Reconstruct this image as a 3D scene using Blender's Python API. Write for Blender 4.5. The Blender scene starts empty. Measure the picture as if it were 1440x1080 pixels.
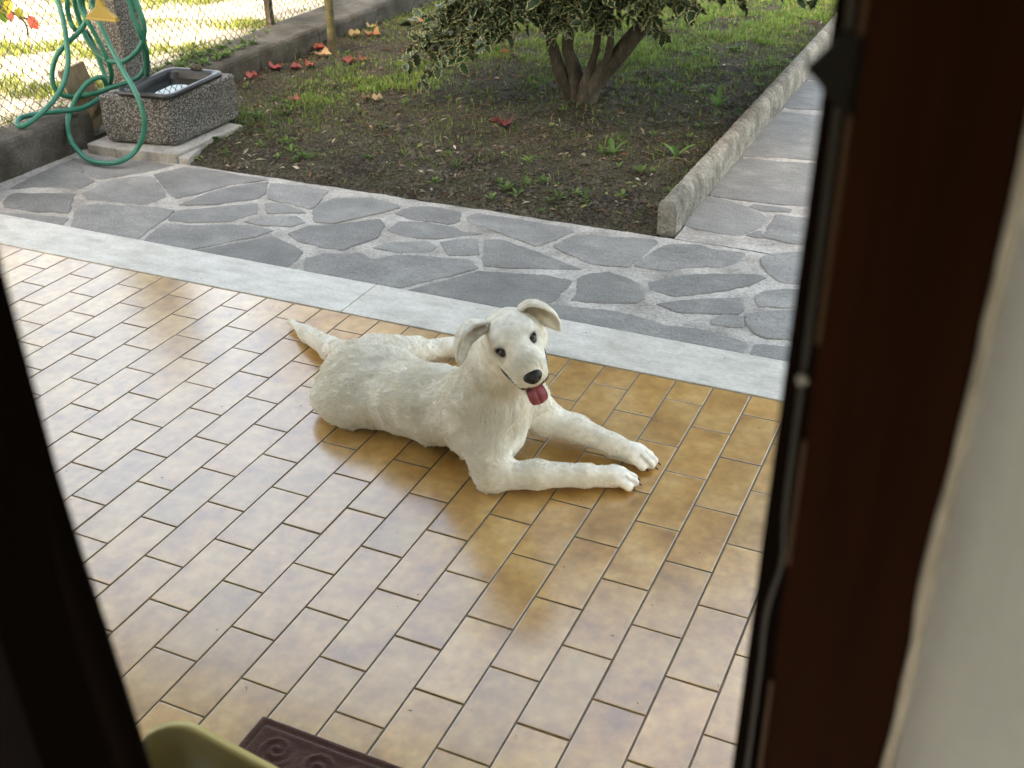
import bpy, math, random
import numpy as np
from mathutils import Vector, Matrix

random.seed(7)
rng = np.random.default_rng(11)
scene = bpy.context.scene
COL = scene.collection

# ------------------------------------------------------------------ camera
CAM = np.array([1.418017, -2.219479, 1.750669])
RM = np.array([[0.9090881, 0.4162560, -0.0170235],
               [0.1952533, -0.4618109, -0.8652207],
               [-0.3680150, 0.7832379, -0.5011021]])      # rows: right, down, forward
FPX = 1559.06
cd = bpy.data.cameras.new("camera")
cam = bpy.data.objects.new("camera", cd)
COL.objects.link(cam)
rot = Matrix((RM[0], -RM[1], -RM[2])).transposed()
cam.matrix_world = Matrix.Translation(CAM) @ rot.to_4x4()
cd.sensor_fit = 'HORIZONTAL'
cd.sensor_width = 36.0
cd.lens = 36.0 * FPX / 1440.0
cd.clip_start = 0.02
cd.clip_end = 400.0
cd.dof.use_dof = True
cd.dof.focus_distance = 3.0
cd.dof.aperture_fstop = 8.0
scene.camera = cam

# ------------------------------------------------------------------ sky, sun, exposure
SUN_EL, SUN_AZ = math.radians(40), math.radians(176)       # azimuth from +y clockwise: behind the house
world = bpy.data.worlds.new("World")
scene.world = world
world.use_nodes = True
wn = world.node_tree.nodes
wl = world.node_tree.links
bg = wn["Background"]
sky = wn.new("ShaderNodeTexSky")
sky.sky_type = 'NISHITA'
sky.sun_disc = False
sky.sun_elevation = SUN_EL
sky.sun_rotation = SUN_AZ
sky.air_density = 1.0
sky.dust_density = 4.0
sky.ozone_density = 1.0
wl.new(sky.outputs[0], bg.inputs[0])
bg.inputs[1].default_value = 0.15
sd = bpy.data.lights.new("sun", 'SUN')
sd.energy = 2.0
sd.angle = math.radians(0.5)
sd.color = (1.0, 0.93, 0.82)
sun = bpy.data.objects.new("sun", sd)
COL.objects.link(sun)
sdir = Vector((math.sin(SUN_AZ) * math.cos(SUN_EL), math.cos(SUN_AZ) * math.cos(SUN_EL), math.sin(SUN_EL)))
sun.rotation_euler = sdir.to_track_quat('Z', 'Y').to_euler()
sun.location = (0, -12, 12)
vs = scene.view_settings
vs.view_transform = 'Standard'
vs.look = 'None'
vs.gamma = 1.0
vs.exposure = 3.15
vs.use_curve_mapping = False
try:
    vs.use_white_balance = True
    vs.white_balance_temperature = 9200
    vs.white_balance_tint = 10
except Exception:
    pass
scene.cycles.use_denoising = True
scene.cycles.use_adaptive_sampling = False
scene.cycles.max_bounces = 8
scene.cycles.diffuse_bounces = 4
scene.cycles.caustics_reflective = False
scene.cycles.caustics_refractive = False


def project(P):
    q = (np.asarray(P) - CAM) @ RM.T
    return np.stack([720 + FPX * q[..., 0] / q[..., 2], 540 + FPX * q[..., 1] / q[..., 2], q[..., 2]], -1)


# ------------------------------------------------------------------ numeric helpers
def _hash(ix, iy, iz, seed):
    h = (ix * 374761393 + iy * 668265263 + iz * 2147483647 + seed * 974634721) & 0xffffffff
    h = ((h ^ (h >> 13)) * 1274126177) & 0xffffffff
    h = h ^ (h >> 16)
    return (h & 0xffff) / 65535.0


def vnoise(P, scale=1.0, seed=0):
    P = np.asarray(P, float) * scale
    if P.shape[-1] == 2:
        P = np.concatenate([P, np.zeros(P.shape[:-1] + (1,))], -1)
    i = np.floor(P).astype(np.int64)
    f = P - i
    f = f * f * (3 - 2 * f)
    out = 0
    for dx in (0, 1):
        for dy in (0, 1):
            for dz in (0, 1):
                w = (f[..., 0] if dx else 1 - f[..., 0]) * (f[..., 1] if dy else 1 - f[..., 1]) * (f[..., 2] if dz else 1 - f[..., 2])
                out = out + w * _hash(i[..., 0] + dx, i[..., 1] + dy, i[..., 2] + dz, seed)
    return out * 2 - 1


def fbm(P, scale=1.0, seed=0, octv=3):
    s, a = 0, 1.0
    for o in range(octv):
        s = s + a * vnoise(P, scale * 2 ** o, seed + o * 17)
        a *= 0.5
    return s


def catmull(pts, sub=6):
    p = np.array(pts, float)
    p = np.vstack([2 * p[0] - p[1], p, 2 * p[-1] - p[-2]])
    out = []
    for k in range(1, len(p) - 2):
        for t in np.linspace(0, 1, sub, endpoint=False):
            a, b, c, d = p[k - 1], p[k], p[k + 1], p[k + 2]
            out.append(0.5 * ((2 * b) + (-a + c) * t + (2 * a - 5 * b + 4 * c - d) * t * t + (-a + 3 * b - 3 * c + d) * t ** 3))
    out.append(p[-2])
    return np.array(out)


def lin(r, g, b):
    f = lambda c: c / 12.92 if c <= 0.04045 else ((c + 0.055) / 1.055) ** 2.4
    return (f(r / 255), f(g / 255), f(b / 255), 1.0)


# ------------------------------------------------------------------ mesh builder
class MB:
    def __init__(self):
        self.v, self.f, self.m, self.c = [], [], [], []

    def add(self, verts, faces, mi=0, col=None):
        o = len(self.v)
        self.v.extend(tuple(map(float, p)) for p in verts)
        self.f.extend(tuple(o + i for i in q) for q in faces)
        self.m.extend([mi] * len(faces))
        if col is not None:
            self.c.extend([col] * len(verts))

    def box(self, lo, hi, mi=0):
        x0, y0, z0 = lo
        x1, y1, z1 = hi
        self.add([(x0, y0, z0), (x1, y0, z0), (x1, y1, z0), (x0, y1, z0), (x0, y0, z1), (x1, y0, z1), (x1, y1, z1), (x0, y1, z1)],
                 [(0, 3, 2, 1), (4, 5, 6, 7), (0, 1, 5, 4), (1, 2, 6, 5), (2, 3, 7, 6), (3, 0, 4, 7)], mi)

    def tube(self, pts, r, n=8, caps=True, mi=0):
        P = np.array(pts, float)
        k = len(P)
        R = np.full(k, r) if np.isscalar(r) else np.array(r, float)
        T = np.gradient(P, axis=0)
        T /= np.linalg.norm(T, axis=1)[:, None] + 1e-12
        a = np.array([0, 0, 1.0]) if abs(T[0][2]) < 0.9 else np.array([1.0, 0, 0])
        N = np.cross(T[0], a)
        N /= np.linalg.norm(N)
        V = []
        for i in range(k):
            N = N - T[i] * (N @ T[i])
            N /= np.linalg.norm(N) + 1e-12
            B = np.cross(T[i], N)
            for j in range(n):
                t = 2 * math.pi * j / n
                V.append(P[i] + R[i] * (math.cos(t) * N + math.sin(t) * B))
        F = []
        for i in range(k - 1):
            for j in range(n):
                F.append((i * n + j, i * n + (j + 1) % n, (i + 1) * n + (j + 1) % n, (i + 1) * n + j))
        if caps:
            F.append(tuple(range(n))[::-1])
            F.append(tuple((k - 1) * n + j for j in range(n)))
        self.add(V, F, mi)

    def prism(self, poly, z0, z1, mi=0):
        n = len(poly)
        V = [(x, y, z0) for x, y in poly] + [(x, y, z1) for x, y in poly]
        F = [tuple(range(n))[::-1], tuple(range(n, 2 * n))] + [(i, (i + 1) % n, n + (i + 1) % n, n + i) for i in range(n)]
        self.add(V, F, mi)

    def grid(self, X, mi=0):
        X = np.asarray(X)
        h, w = X.shape[:2]
        self.add(X.reshape(-1, 3), [(i * w + j, i * w + j + 1, (i + 1) * w + j + 1, (i + 1) * w + j) for i in range(h - 1) for j in range(w - 1)], mi)


def wloc(o):
    l = Vector((0, 0, 0))
    while o is not None:
        l = l + o.location
        o = o.parent
    return l


def mesh_data(name, mb, mats, shift=(0, 0, 0), smooth=False):
    me = bpy.data.meshes.new(name)
    V = np.array(mb.v, float) - np.array(shift)
    me.from_pydata(V.tolist(), [], mb.f)
    for m in (mats if isinstance(mats, (list, tuple)) else [mats]):
        me.materials.append(m)
    if any(mb.m):
        me.polygons.foreach_set("material_index", mb.m)
    if smooth:
        me.polygons.foreach_set("use_smooth", [True] * len(me.polygons))
    if mb.c and len(mb.c) == len(mb.v):
        at = me.color_attributes.new("Col", 'FLOAT_COLOR', 'POINT')
        at.data.foreach_set("color", np.array([(*c[:3], 1.0) for c in mb.c], np.float32).ravel())
    me.update()
    return me


def part(name, mb, mats, parent=None, smooth=False, label=None, kind=None):
    sh = wloc(parent) if parent is not None else (0, 0, 0)
    o = bpy.data.objects.new(name, mesh_data(name, mb, mats, sh, smooth))
    COL.objects.link(o)
    o.parent = parent
    if label:
        o["label"] = label
    if kind:
        o["kind"] = kind
    return o


def thing(name, label, cat, loc, group=None):
    o = bpy.data.objects.new(name, None)
    o.empty_display_size = 0.1
    COL.objects.link(o)
    o.location = loc
    o["label"], o["category"] = label, cat
    if group:
        o["group"] = group
    return o


def tag(o, label, cat, group=None):
    o["label"], o["category"] = label, cat
    if group:
        o["group"] = group
    return o


def bevel(o, w, seg=2):
    m = o.modifiers.new("bevel", 'BEVEL')
    m.width, m.segments, m.limit_method = w, seg, 'ANGLE'
    return o


# ------------------------------------------------------------------ materials
def mat(name, stops, scale=8.0, detail=6, rough=0.6, rough_var=0.0, bump=0.0, bump_scale=None, spec=0.5, ior=1.45,
        rand=0.0, fine=0.0, fine_scale=120.0, vor=None, stretch=(1, 1, 1), dist=0.0, metal=0.0, sheen=0.0, bump_dist=0.01, trans=0.0):
    m = bpy.data.materials.new(name)
    m.use_nodes = True
    nt = m.node_tree
    N, L = nt.nodes, nt.links
    b = N["Principled BSDF"]
    b.inputs["Roughness"].default_value = rough
    b.inputs["IOR"].default_value = ior
    b.inputs["Specular IOR Level"].default_value = spec
    b.inputs["Metallic"].default_value = metal
    if sheen:
        b.inputs["Sheen Weight"].default_value = sheen
    tc = N.new("ShaderNodeTexCoord")
    mp = N.new("ShaderNodeMapping")
    mp.inputs["Scale"].default_value = stretch
    L.new(tc.outputs["Object"], mp.inputs["Vector"])
    vec = mp.outputs[0]
    if rand:
        oi = N.new("ShaderNodeObjectInfo")
        mul = N.new("ShaderNodeMath")
        mul.operation = 'MULTIPLY'
        mul.inputs[1].default_value = 57.3
        L.new(oi.outputs["Random"], mul.inputs[0])
        ad = N.new("ShaderNodeVectorMath")
        ad.operation = 'ADD'
        L.new(vec, ad.inputs[0])
        L.new(mul.outputs[0], ad.inputs[1])
        vec = ad.outputs[0]
    nz = N.new("ShaderNodeTexNoise")
    nz.inputs["Scale"].default_value = scale
    nz.inputs["Detail"].default_value = detail
    nz.inputs["Roughness"].default_value = 0.6
    nz.inputs["Distortion"].default_value = dist
    L.new(vec, nz.inputs["Vector"])
    fac = nz.outputs["Fac"]
    cr = N.new("ShaderNodeValToRGB")
    els = cr.color_ramp.elements
    while len(els) < len(stops):
        els.new(0.5)
    for e, (p, c) in zip(els, stops):
        e.position = p
        e.color = c
    L.new(fac, cr.inputs[0])
    col = cr.outputs[0]
    if vor:                                                     # cells of differing grey: aggregate, gravel
        vt = N.new("ShaderNodeTexVoronoi")
        vt.inputs["Scale"].default_value = vor[0]
        L.new(vec, vt.inputs["Vector"])
        vr = N.new("ShaderNodeValToRGB")
        ve = vr.color_ramp.elements
        while len(ve) < len(vor[1]):
            ve.new(0.5)
        for e, (p, c) in zip(ve, vor[1]):
            e.position = p
            e.color = c
        sp = N.new("ShaderNodeSeparateColor")
        L.new(vt.outputs["Color"], sp.inputs[0])
        L.new(sp.outputs[0], vr.inputs[0])
        mx = N.new("ShaderNodeMix")
        mx.data_type = 'RGBA'
        mx.inputs[0].default_value = vor[2]
        vm = N.new("ShaderNodeMapRange")
        vm.inputs["From Min"].default_value = 0.25
        vm.inputs["From Max"].default_value = 0.75
        vm.inputs["To Min"].default_value = 1.1
        vm.inputs["To Max"].default_value = 0.30
        L.new(vt.outputs["Distance"], vm.inputs[0])
        vsc = N.new("ShaderNodeVectorMath")
        vsc.operation = 'SCALE'
        L.new(col, mx.inputs[6])
        L.new(vr.outputs[0], vsc.inputs[0])
        L.new(vm.outputs[0], vsc.inputs["Scale"])
        L.new(vsc.outputs[0], mx.inputs[7])
        col = mx.outputs[2]
    if fine:
        n2 = N.new("ShaderNodeTexNoise")
        n2.inputs["Scale"].default_value = fine_scale
        n2.inputs["Detail"].default_value = 4
        L.new(vec, n2.inputs["Vector"])
        r2 = N.new("ShaderNodeMapRange")
        r2.inputs["From Min"].default_value = 0.3
        r2.inputs["From Max"].default_value = 0.7
        r2.inputs["To Min"].default_value = 1 - fine
        r2.inputs["To Max"].default_value = 1 + fine
        L.new(n2.outputs["Fac"], r2.inputs[0])
        mm = N.new("ShaderNodeVectorMath")
        mm.operation = 'SCALE'
        L.new(col, mm.inputs[0])
        L.new(r2.outputs[0], mm.inputs["Scale"])
        col = mm.outputs[0]
    if rand:
        oi2 = N.new("ShaderNodeObjectInfo")
        r3 = N.new("ShaderNodeMapRange")
        r3.inputs["To Min"].default_value = 1 - rand
        r3.inputs["To Max"].default_value = 1 + rand
        L.new(oi2.outputs["Random"], r3.inputs[0])
        mm = N.new("ShaderNodeVectorMath")
        mm.operation = 'SCALE'
        L.new(col, mm.inputs[0])
        L.new(r3.outputs[0], mm.inputs["Scale"])
        col = mm.outputs[0]
    L.new(col, b.inputs["Base Color"])
    if rough_var:
        rr = N.new("ShaderNodeMapRange")
        rr.inputs["From Min"].default_value = 0.3
        rr.inputs["From Max"].default_value = 0.7
        rr.inputs["To Min"].default_value = max(0.02, rough - rough_var)
        rr.inputs["To Max"].default_value = min(1, rough + rough_var)
        L.new(fac, rr.inputs[0])
        L.new(rr.outputs[0], b.inputs["Roughness"])
    if bump:
        bp = N.new("ShaderNodeBump")
        bp.inputs["Strength"].default_value = bump
        bp.inputs["Distance"].default_value = bump_dist
        if vor:
            L.new(vt.outputs["Distance"], bp.inputs["Height"])
            bp.invert = True
        else:
            n3 = N.new("ShaderNodeTexNoise")
            n3.inputs["Scale"].default_value = bump_scale or scale * 4
            n3.inputs["Detail"].default_value = 5
            L.new(vec, n3.inputs["Vector"])
            L.new(n3.outputs["Fac"], bp.inputs["Height"])
        L.new(bp.outputs[0], b.inputs["Normal"])
    if trans:
        b.inputs["Transmission Weight"].default_value = trans
    return m


def attr_mat(name, rough=0.6, spec=0.3, translucent=0.0, gain=1.0, noise=0.0, bump=0.0):
    m = bpy.data.materials.new(name)
    m.use_nodes = True
    N, L = m.node_tree.nodes, m.node_tree.links
    b = N["Principled BSDF"]
    b.inputs["Roughness"].default_value = rough
    b.inputs["Specular IOR Level"].default_value = spec
    a = N.new("ShaderNodeAttribute")
    a.attribute_name = "Col"
    col = a.outputs["Color"]
    if noise:
        tc = N.new("ShaderNodeTexCoord")
        nz = N.new("ShaderNodeTexNoise")
        nz.inputs["Scale"].default_value = noise
        nz.inputs["Detail"].default_value = 5
        L.new(tc.outputs["Object"], nz.inputs["Vector"])
        r = N.new("ShaderNodeMapRange")
        r.inputs["From Min"].default_value = 0.3
        r.inputs["From Max"].default_value = 0.7
        r.inputs["To Min"].default_value = 0.82
        r.inputs["To Max"].default_value = 1.1
        L.new(nz.outputs["Fac"], r.inputs[0])
        s = N.new("ShaderNodeVectorMath")
        s.operation = 'SCALE'
        L.new(col, s.inputs[0])
        L.new(r.outputs[0], s.inputs["Scale"])
        col = s.outputs[0]
        if bump:
            bp = N.new("ShaderNodeBump")
            bp.inputs["Strength"].default_value = bump
            bp.inputs["Distance"].default_value = 0.004
            L.new(nz.outputs["Fac"], bp.inputs["Height"])
            L.new(bp.outputs[0], b.inputs["Normal"])
    L.new(col, b.inputs["Base Color"])
    if translucent:
        t = N.new("ShaderNodeBsdfTranslucent")
        L.new(col, t.inputs["Color"])
        mx = N.new("ShaderNodeMixShader")
        mx.inputs[0].default_value = translucent
        L.new(b.outputs[0], mx.inputs[1])
        L.new(t.outputs[0], mx.inputs[2])
        L.new(mx.outputs[0], N["Material Output"].inputs["Surface"])
    return m


def flat(name, col, rough=0.5, spec=0.5, metal=0.0, **k):
    c = tuple(x * 0.85 for x in col[:3]) + (1,)
    d = tuple(min(1, x * 1.12) for x in col[:3]) + (1,)
    return mat(name, [(0.3, c), (0.7, d)], scale=k.pop('scale', 14), rough=rough, spec=spec, metal=metal, **k)


M = {}
M['tile'] = mat('glazed_tile', [(0.28, (0.32, 0.157, 0.043, 1)), (0.42, (0.46, 0.235, 0.060, 1)), (0.56, (0.55, 0.310, 0.094, 1)), (0.76, (0.63, 0.405, 0.168, 1))],
                scale=9, detail=7, rough=0.30, rough_var=0.02, ior=1.75, rand=0.11, fine=0.15, fine_scale=32, bump=0.07, bump_scale=28, bump_dist=0.004)
tb_ = M['tile'].node_tree.nodes["Principled BSDF"]
tb_.inputs["Coat Weight"].default_value = 1.0
tb_.inputs["Coat Roughness"].default_value = 0.20
tb_.inputs["Coat IOR"].default_value = 1.86
M['tile_edge'] = mat('tile_edge', [(0.3, (0.16, 0.12, 0.085, 1)), (0.7, (0.27, 0.21, 0.15, 1))], scale=30, rough=0.85, spec=0.1)
M['grout'] = mat('grout', [(0.3, (0.15, 0.13, 0.11, 1)), (0.7, (0.27, 0.24, 0.205, 1))], scale=30, rough=0.9, bump=0.3)
M['marble'] = mat('travertine', [(0.25, (0.38, 0.36, 0.31, 1)), (0.5, (0.54, 0.52, 0.465, 1)), (0.75, (0.66, 0.64, 0.585, 1))], scale=7, detail=9, rough=0.45,
                  fine=0.12, fine_scale=70, bump=0.25, bump_scale=60, bump_dist=0.003, rand=0.02, stretch=(1, 2.2, 1))
M['stone'] = mat('flagstone', [(0.25, (0.145, 0.142, 0.134, 1)), (0.55, (0.215, 0.211, 0.197, 1)), (0.8, (0.305, 0.296, 0.27, 1))], scale=6, detail=9, rough=0.72,
                 rand=0.14, fine=0.30, fine_scale=150, bump=0.6, bump_scale=30, bump_dist=0.008, stretch=(1, 1.25, 1))
M['mortar'] = mat('mortar', [(0.3, (0.21, 0.195, 0.17, 1)), (0.5, (0.37, 0.35, 0.315, 1)), (0.75, (0.52, 0.50, 0.46, 1))], scale=5, detail=9, rough=0.9,
                  fine=0.25, fine_scale=90, bump=0.7, bump_scale=60, bump_dist=0.008)
M['soil'] = mat('soil', [(0.25, (0.034, 0.029, 0.022, 1)), (0.42, (0.064, 0.055, 0.042, 1)), (0.55, (0.074, 0.072, 0.044, 1)), (0.66, (0.090, 0.078, 0.060, 1)), (0.8, (0.145, 0.126, 0.100, 1))], scale=4, detail=10, rough=0.95, spec=0.1,
                fine=0.75, fine_scale=75, bump=1.0, bump_scale=60, bump_dist=0.05)
M['crumb'] = mat('soil_crumb', [(0.3, (0.044, 0.037, 0.028, 1)), (0.7, (0.125, 0.108, 0.084, 1))], scale=6, rough=0.95, spec=0.1, fine=0.3)
M['lawn_soil'] = mat('pale_dry_ground', [(0.3, (0.17, 0.155, 0.12, 1)), (0.7, (0.40, 0.385, 0.34, 1))], scale=3, rough=0.95, spec=0.1, fine=0.3, fine_scale=60, bump=0.8, bump_scale=30, bump_dist=0.02)
M['far_ground'] = mat('meadow', [(0.3, (0.05, 0.085, 0.02, 1)), (0.7, (0.12, 0.15, 0.05, 1))], scale=1.2, rough=0.95, spec=0.1, fine=0.4, fine_scale=25, bump=0.8, bump_scale=30)
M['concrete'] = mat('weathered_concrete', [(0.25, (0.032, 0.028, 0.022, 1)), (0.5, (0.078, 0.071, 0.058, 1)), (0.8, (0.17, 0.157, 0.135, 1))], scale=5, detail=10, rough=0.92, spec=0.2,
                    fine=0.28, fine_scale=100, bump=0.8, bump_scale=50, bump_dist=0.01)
M['pale_concrete'] = mat('pale_concrete', [(0.25, (0.22, 0.21, 0.19, 1)), (0.7, (0.42, 0.41, 0.385, 1))], scale=7, rough=0.9, spec=0.2, fine=0.2, bump=0.6, bump_scale=50)
AGG = [(0.05, (0.03, 0.028, 0.026, 1)), (0.35, (0.09, 0.085, 0.08, 1)), (0.6, (0.20, 0.19, 0.175, 1)), (0.85, (0.42, 0.40, 0.37, 1))]
M['aggregate'] = mat('pebble_aggregate', [(0.3, (0.09, 0.085, 0.08, 1)), (0.7, (0.2, 0.195, 0.185, 1))], scale=5, rough=0.8, vor=(175.0, AGG, 0.85), bump=0.9, bump_dist=0.004)
M['kerb'] = mat('kerb_concrete', [(0.25, (0.10, 0.092, 0.075, 1)), (0.5, (0.21, 0.20, 0.172, 1)), (0.8, (0.40, 0.38, 0.34, 1))], scale=9, detail=9, rough=0.92, spec=0.2,
                fine=0.3, fine_scale=100, bump=0.8, bump_scale=70, bump_dist=0.008, rand=0.08)
M['bark'] = mat('bark', [(0.3, (0.030, 0.025, 0.019, 1)), (0.55, (0.070, 0.060, 0.046, 1)), (0.8, (0.14, 0.122, 0.10, 1))], scale=16, rough=0.9, spec=0.15, stretch=(1, 1, 0.35), fine=0.25, fine_scale=90, bump=0.8, bump_scale=60, bump_dist=0.006)
M['lichen_bark'] = mat('lichen_bark', [(0.3, (0.045, 0.041, 0.033, 1)), (0.5, (0.10, 0.092, 0.055, 1)), (0.7, (0.19, 0.175, 0.075, 1))], scale=14, rough=0.9, spec=0.15, fine=0.25, bump=0.7, bump_scale=60)
M['holly'] = mat('holly_green', [(0.3, (0.012, 0.030, 0.014, 1)), (0.7, (0.034, 0.070, 0.030, 1))], scale=25, rough=0.42, spec=0.4, rand=0.3)
M['holly_edge'] = mat('holly_cream_margin', [(0.3, (0.24, 0.25, 0.12, 1)), (0.7, (0.40, 0.39, 0.21, 1))], scale=40, rough=0.36, spec=0.5, rand=0.15)
M['blade'] = attr_mat('grass_blade', rough=0.55, spec=0.3, translucent=0.35)
M['litter'] = attr_mat('leaf_litter', rough=0.85, spec=0.15)
M['leaf'] = attr_mat('autumn_leaf', rough=0.55, spec=0.35, translucent=0.15, noise=40, bump=0.6)
M['wire'] = flat('fence_wire', (0.03, 0.033, 0.025), rough=0.6)
M['hose'] = flat('green_hose', (0.012, 0.155, 0.105), rough=0.35, scale=5)
M['yellow'] = flat('yellow_plastic', (0.34, 0.235, 0.05), rough=0.45)
M['black_plastic'] = flat('black_plastic', (0.022, 0.023, 0.025), rough=0.32)
M['wood_old'] = mat('weathered_wood', [(0.3, (0.11, 0.085, 0.055, 1)), (0.7, (0.27, 0.215, 0.145, 1))], scale=10, rough=0.85, stretch=(1, 1, 0.15), fine=0.2, bump=0.6, bump_scale=50)
M['wood_dark'] = mat('dark_stained_wood', [(0.3, (0.0080, 0.0022, 0.0009, 1)), (0.7, (0.0150, 0.0044, 0.0016, 1))], scale=9, rough=0.6, spec=0.03, stretch=(3, 3, 0.2), fine=0.15, fine_scale=40, bump=0.15, bump_scale=40)
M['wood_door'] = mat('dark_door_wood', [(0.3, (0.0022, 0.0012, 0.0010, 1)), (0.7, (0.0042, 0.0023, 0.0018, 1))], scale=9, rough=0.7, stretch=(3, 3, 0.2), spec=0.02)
M['wood_bead'] = flat('lighter_wood_bead', (0.034, 0.014, 0.005), rough=0.5, spec=0.3)  # lighter brown than the jamb wood
M['rubber'] = flat('grey_rubber', (0.010, 0.0095, 0.009), rough=0.4)
M['black_metal'] = flat('black_metal', (0.003, 0.003, 0.003), rough=0.6, spec=0.1)
M['steel'] = flat('steel', (0.12, 0.12, 0.12), rough=0.45, metal=0.5)
M['plaster'] = mat('plaster', [(0.3, (0.60, 0.64, 0.68, 1)), (0.7, (0.70, 0.74, 0.78, 1))], scale=2, rough=0.9, spec=0.2, fine=0.03, bump=0.10, bump_scale=60)
M['plaster_edge'] = mat('plaster_edge', [(0.3, (0.22, 0.22, 0.21, 1)), (0.7, (0.38, 0.38, 0.37, 1))], scale=30, rough=0.9, spec=0.2, bump=0.6, bump_scale=120)
M['mat'] = mat('mat_fibre', [(0.3, (0.058, 0.021, 0.015, 1)), (0.7, (0.098, 0.040, 0.029, 1))], scale=40, rough=0.95, spec=0.1, fine=0.4, fine_scale=420, bump=0.8, bump_scale=420, bump_dist=0.003, sheen=0.3)
M['roof_tile'] = flat('roof_tile', (0.35, 0.13, 0.07), rough=0.8)
M['room_floor'] = flat('room_floor', (0.38, 0.46, 0.58), rough=0.4)
M['chair'] = mat('yellow_chair_plastic', [(0.3, (0.48, 0.37, 0.14, 1)), (0.7, (0.58, 0.47, 0.20, 1))], scale=8, rough=0.38)
M['blue'] = flat('blue_plastic', (0.015, 0.05, 0.22), rough=0.4)

# ------------------------------------------------------------------ the house the photograph is taken from
house = thing("house", "plastered house wall seen from inside the doorway at the right edge", "house", (1.5, -1.9, 0))
b = MB()
b.box((-3.12, -2.10, -0.1), (0.43, -1.70, 2.15))
b.prism([(1.424, -1.70), (1.424, -1.824), (1.512, -2.10), (6.0, -2.10), (6.0, -1.70)][::-1], -0.1, 2.15)
b.box((-3.12, -2.10, 2.15), (6.0, -1.70, 6.4))
b.box((-3.12, -5.6, -0.1), (-2.92, -2.10, 6.4))
b.box((5.8, -5.6, -0.1), (6.0, -2.10, 6.4))
b.box((-2.92, -5.6, -0.1), (0.9, -5.4, 6.4))                  # back wall; unseen window opening added to brighten the plaster indoors
b.box((2.7, -5.6, -0.1), (5.8, -5.4, 6.4))
b.box((0.9, -5.6, -0.1), (2.7, -5.4, 0.9))
b.box((0.9, -5.6, 2.3), (2.7, -5.4, 6.4))
part("wall", b, M['plaster'], house)
b = MB()
b.box((-2.92, -5.4, 2.75), (5.8, -2.10, 2.95))
part("ceiling", b, M['plaster'], house)
b = MB()
b.box((-2.92, -5.4, -0.1), (5.8, -2.10, -0.003))
part("room_floor", b, M['room_floor'], house)
b = MB()
b.add([(-3.14, -6.1, 6.4), (6.5, -6.1, 6.4), (6.5, -1.4, 6.4), (-3.14, -1.4, 6.4), (-3.14, -3.7, 7.2), (6.5, -3.7, 7.2)],
      [(3, 2, 1, 0), (0, 1, 5, 4), (2, 3, 4, 5), (0, 4, 3), (1, 2, 5)])
part("roof", b, M['roof_tile'], house)
b = MB()                                                      # uneven edge where the plaster meets the frame
zz = np.linspace(0.0, 2.14, 240)
Q = np.stack([1.4225 + .0012 * fbm(np.stack([zz, zz * 0], -1), 9, 3), np.full_like(zz, -1.8262) + .0015 * fbm(np.stack([zz, zz * 0], -1), 14, 8), zz], 1)
b.tube(Q, .0030 * (1 + .25 * fbm(np.stack([zz, zz * 0], -1), 22, 4)), 8)
part("plaster_edge", b, M['plaster_edge'], house, smooth=True)

proof = thing("porch_shade_roof", "unseen porch roof slab on two posts, added to shade the tiled floor", "roof", (0, 0.8, 0))  # out of view; added and set low to cut skylight on the tiles
b = MB()
b.box((-3.12, -1.698, 2.46), (4.2, 0.95, 2.62))
part("slab", b, M['plaster'], proof)
for x in (-2.98, 3.4):
    b = MB()
    b.box((x - .12, .70, 0.004), (x + .12, .94, 2.458))
    part("post", b, M['plaster'], proof)

frame = thing("door_frame", "dark brown wooden door frame at the right with black seal and latch", "door frame", (1.40, -1.80, 0))
b = MB()
b.box((1.3640, -1.8215, 0), (1.4236, -1.705, 2.15))
part("jamb", b, M['wood_dark'], frame)
b = MB()
xl = lambda z: 1.3492 + .0100 * (z - 1.30)
b.add([(xl(0), -1.8150, 0), (1.3636, -1.8150, 0), (1.3636, -1.705, 0), (xl(0), -1.705, 0), (xl(2.09), -1.8150, 2.09), (1.3636, -1.8150, 2.09), (1.3636, -1.705, 2.09), (xl(2.09), -1.705, 2.09)],
      [(0, 3, 2, 1), (4, 5, 6, 7), (0, 1, 5, 4), (1, 2, 6, 5), (2, 3, 7, 6), (3, 0, 4, 7)])
part("rebate", b, M['wood_door'], frame)
b = MB()
b.box((0.43, -1.8215, 2.0905), (1.3636, -1.705, 2.15))
part("head", b, M['wood_dark'], frame)
b = MB()
b.box((0.4304, -1.8215, 0), (0.468, -1.705, 2.09))
part("jamb", b, M['wood_dark'], frame)
zz = np.linspace(0.02, 2.08, 200)
wob = .0022 * np.exp(-((zz - 1.435) / .018) ** 2) - .0010 * np.exp(-((zz - 1.40) / .02) ** 2) + .0006 * np.sin(zz * 9)
b = MB()
b.tube(np.stack([1.3592 + wob - .0012 * np.clip((1.44 - zz) / .05, 0, 1), np.full_like(zz, -1.8200), zz], 1), .0013, 8)
part("seal_strip", b, M['rubber'], frame, smooth=True)
for za, zb in ((1.435, 1.50), (1.545, 2.08), (0.1, 1.365)):
    b = MB()
    b.box((1.3632, -1.8240, za), (1.3652, -1.8218, zb))
    bevel(part("bead", b, M['wood_bead'], frame), .0006)
b = MB()
b.prism([(1.3470, -1.8235), (1.3640, -1.8235), (1.3640, -1.8160), (1.3500, -1.8160)], 0, 1)
V = [(1.3468, 1.6505), (1.3500, 1.6535), (1.3580, 1.6640), (1.3660, 1.6640), (1.3660, 1.6330), (1.3570, 1.6400), (1.3520, 1.6455)]
b = MB()
b.add([(x, -1.8240, z) for x, z in V] + [(x, -1.8155, z) for x, z in V], [tuple(range(7))[::-1], tuple(range(7, 14))] + [(i, (i + 1) % 7, 7 + (i + 1) % 7, 7 + i) for i in range(7)])
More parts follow.
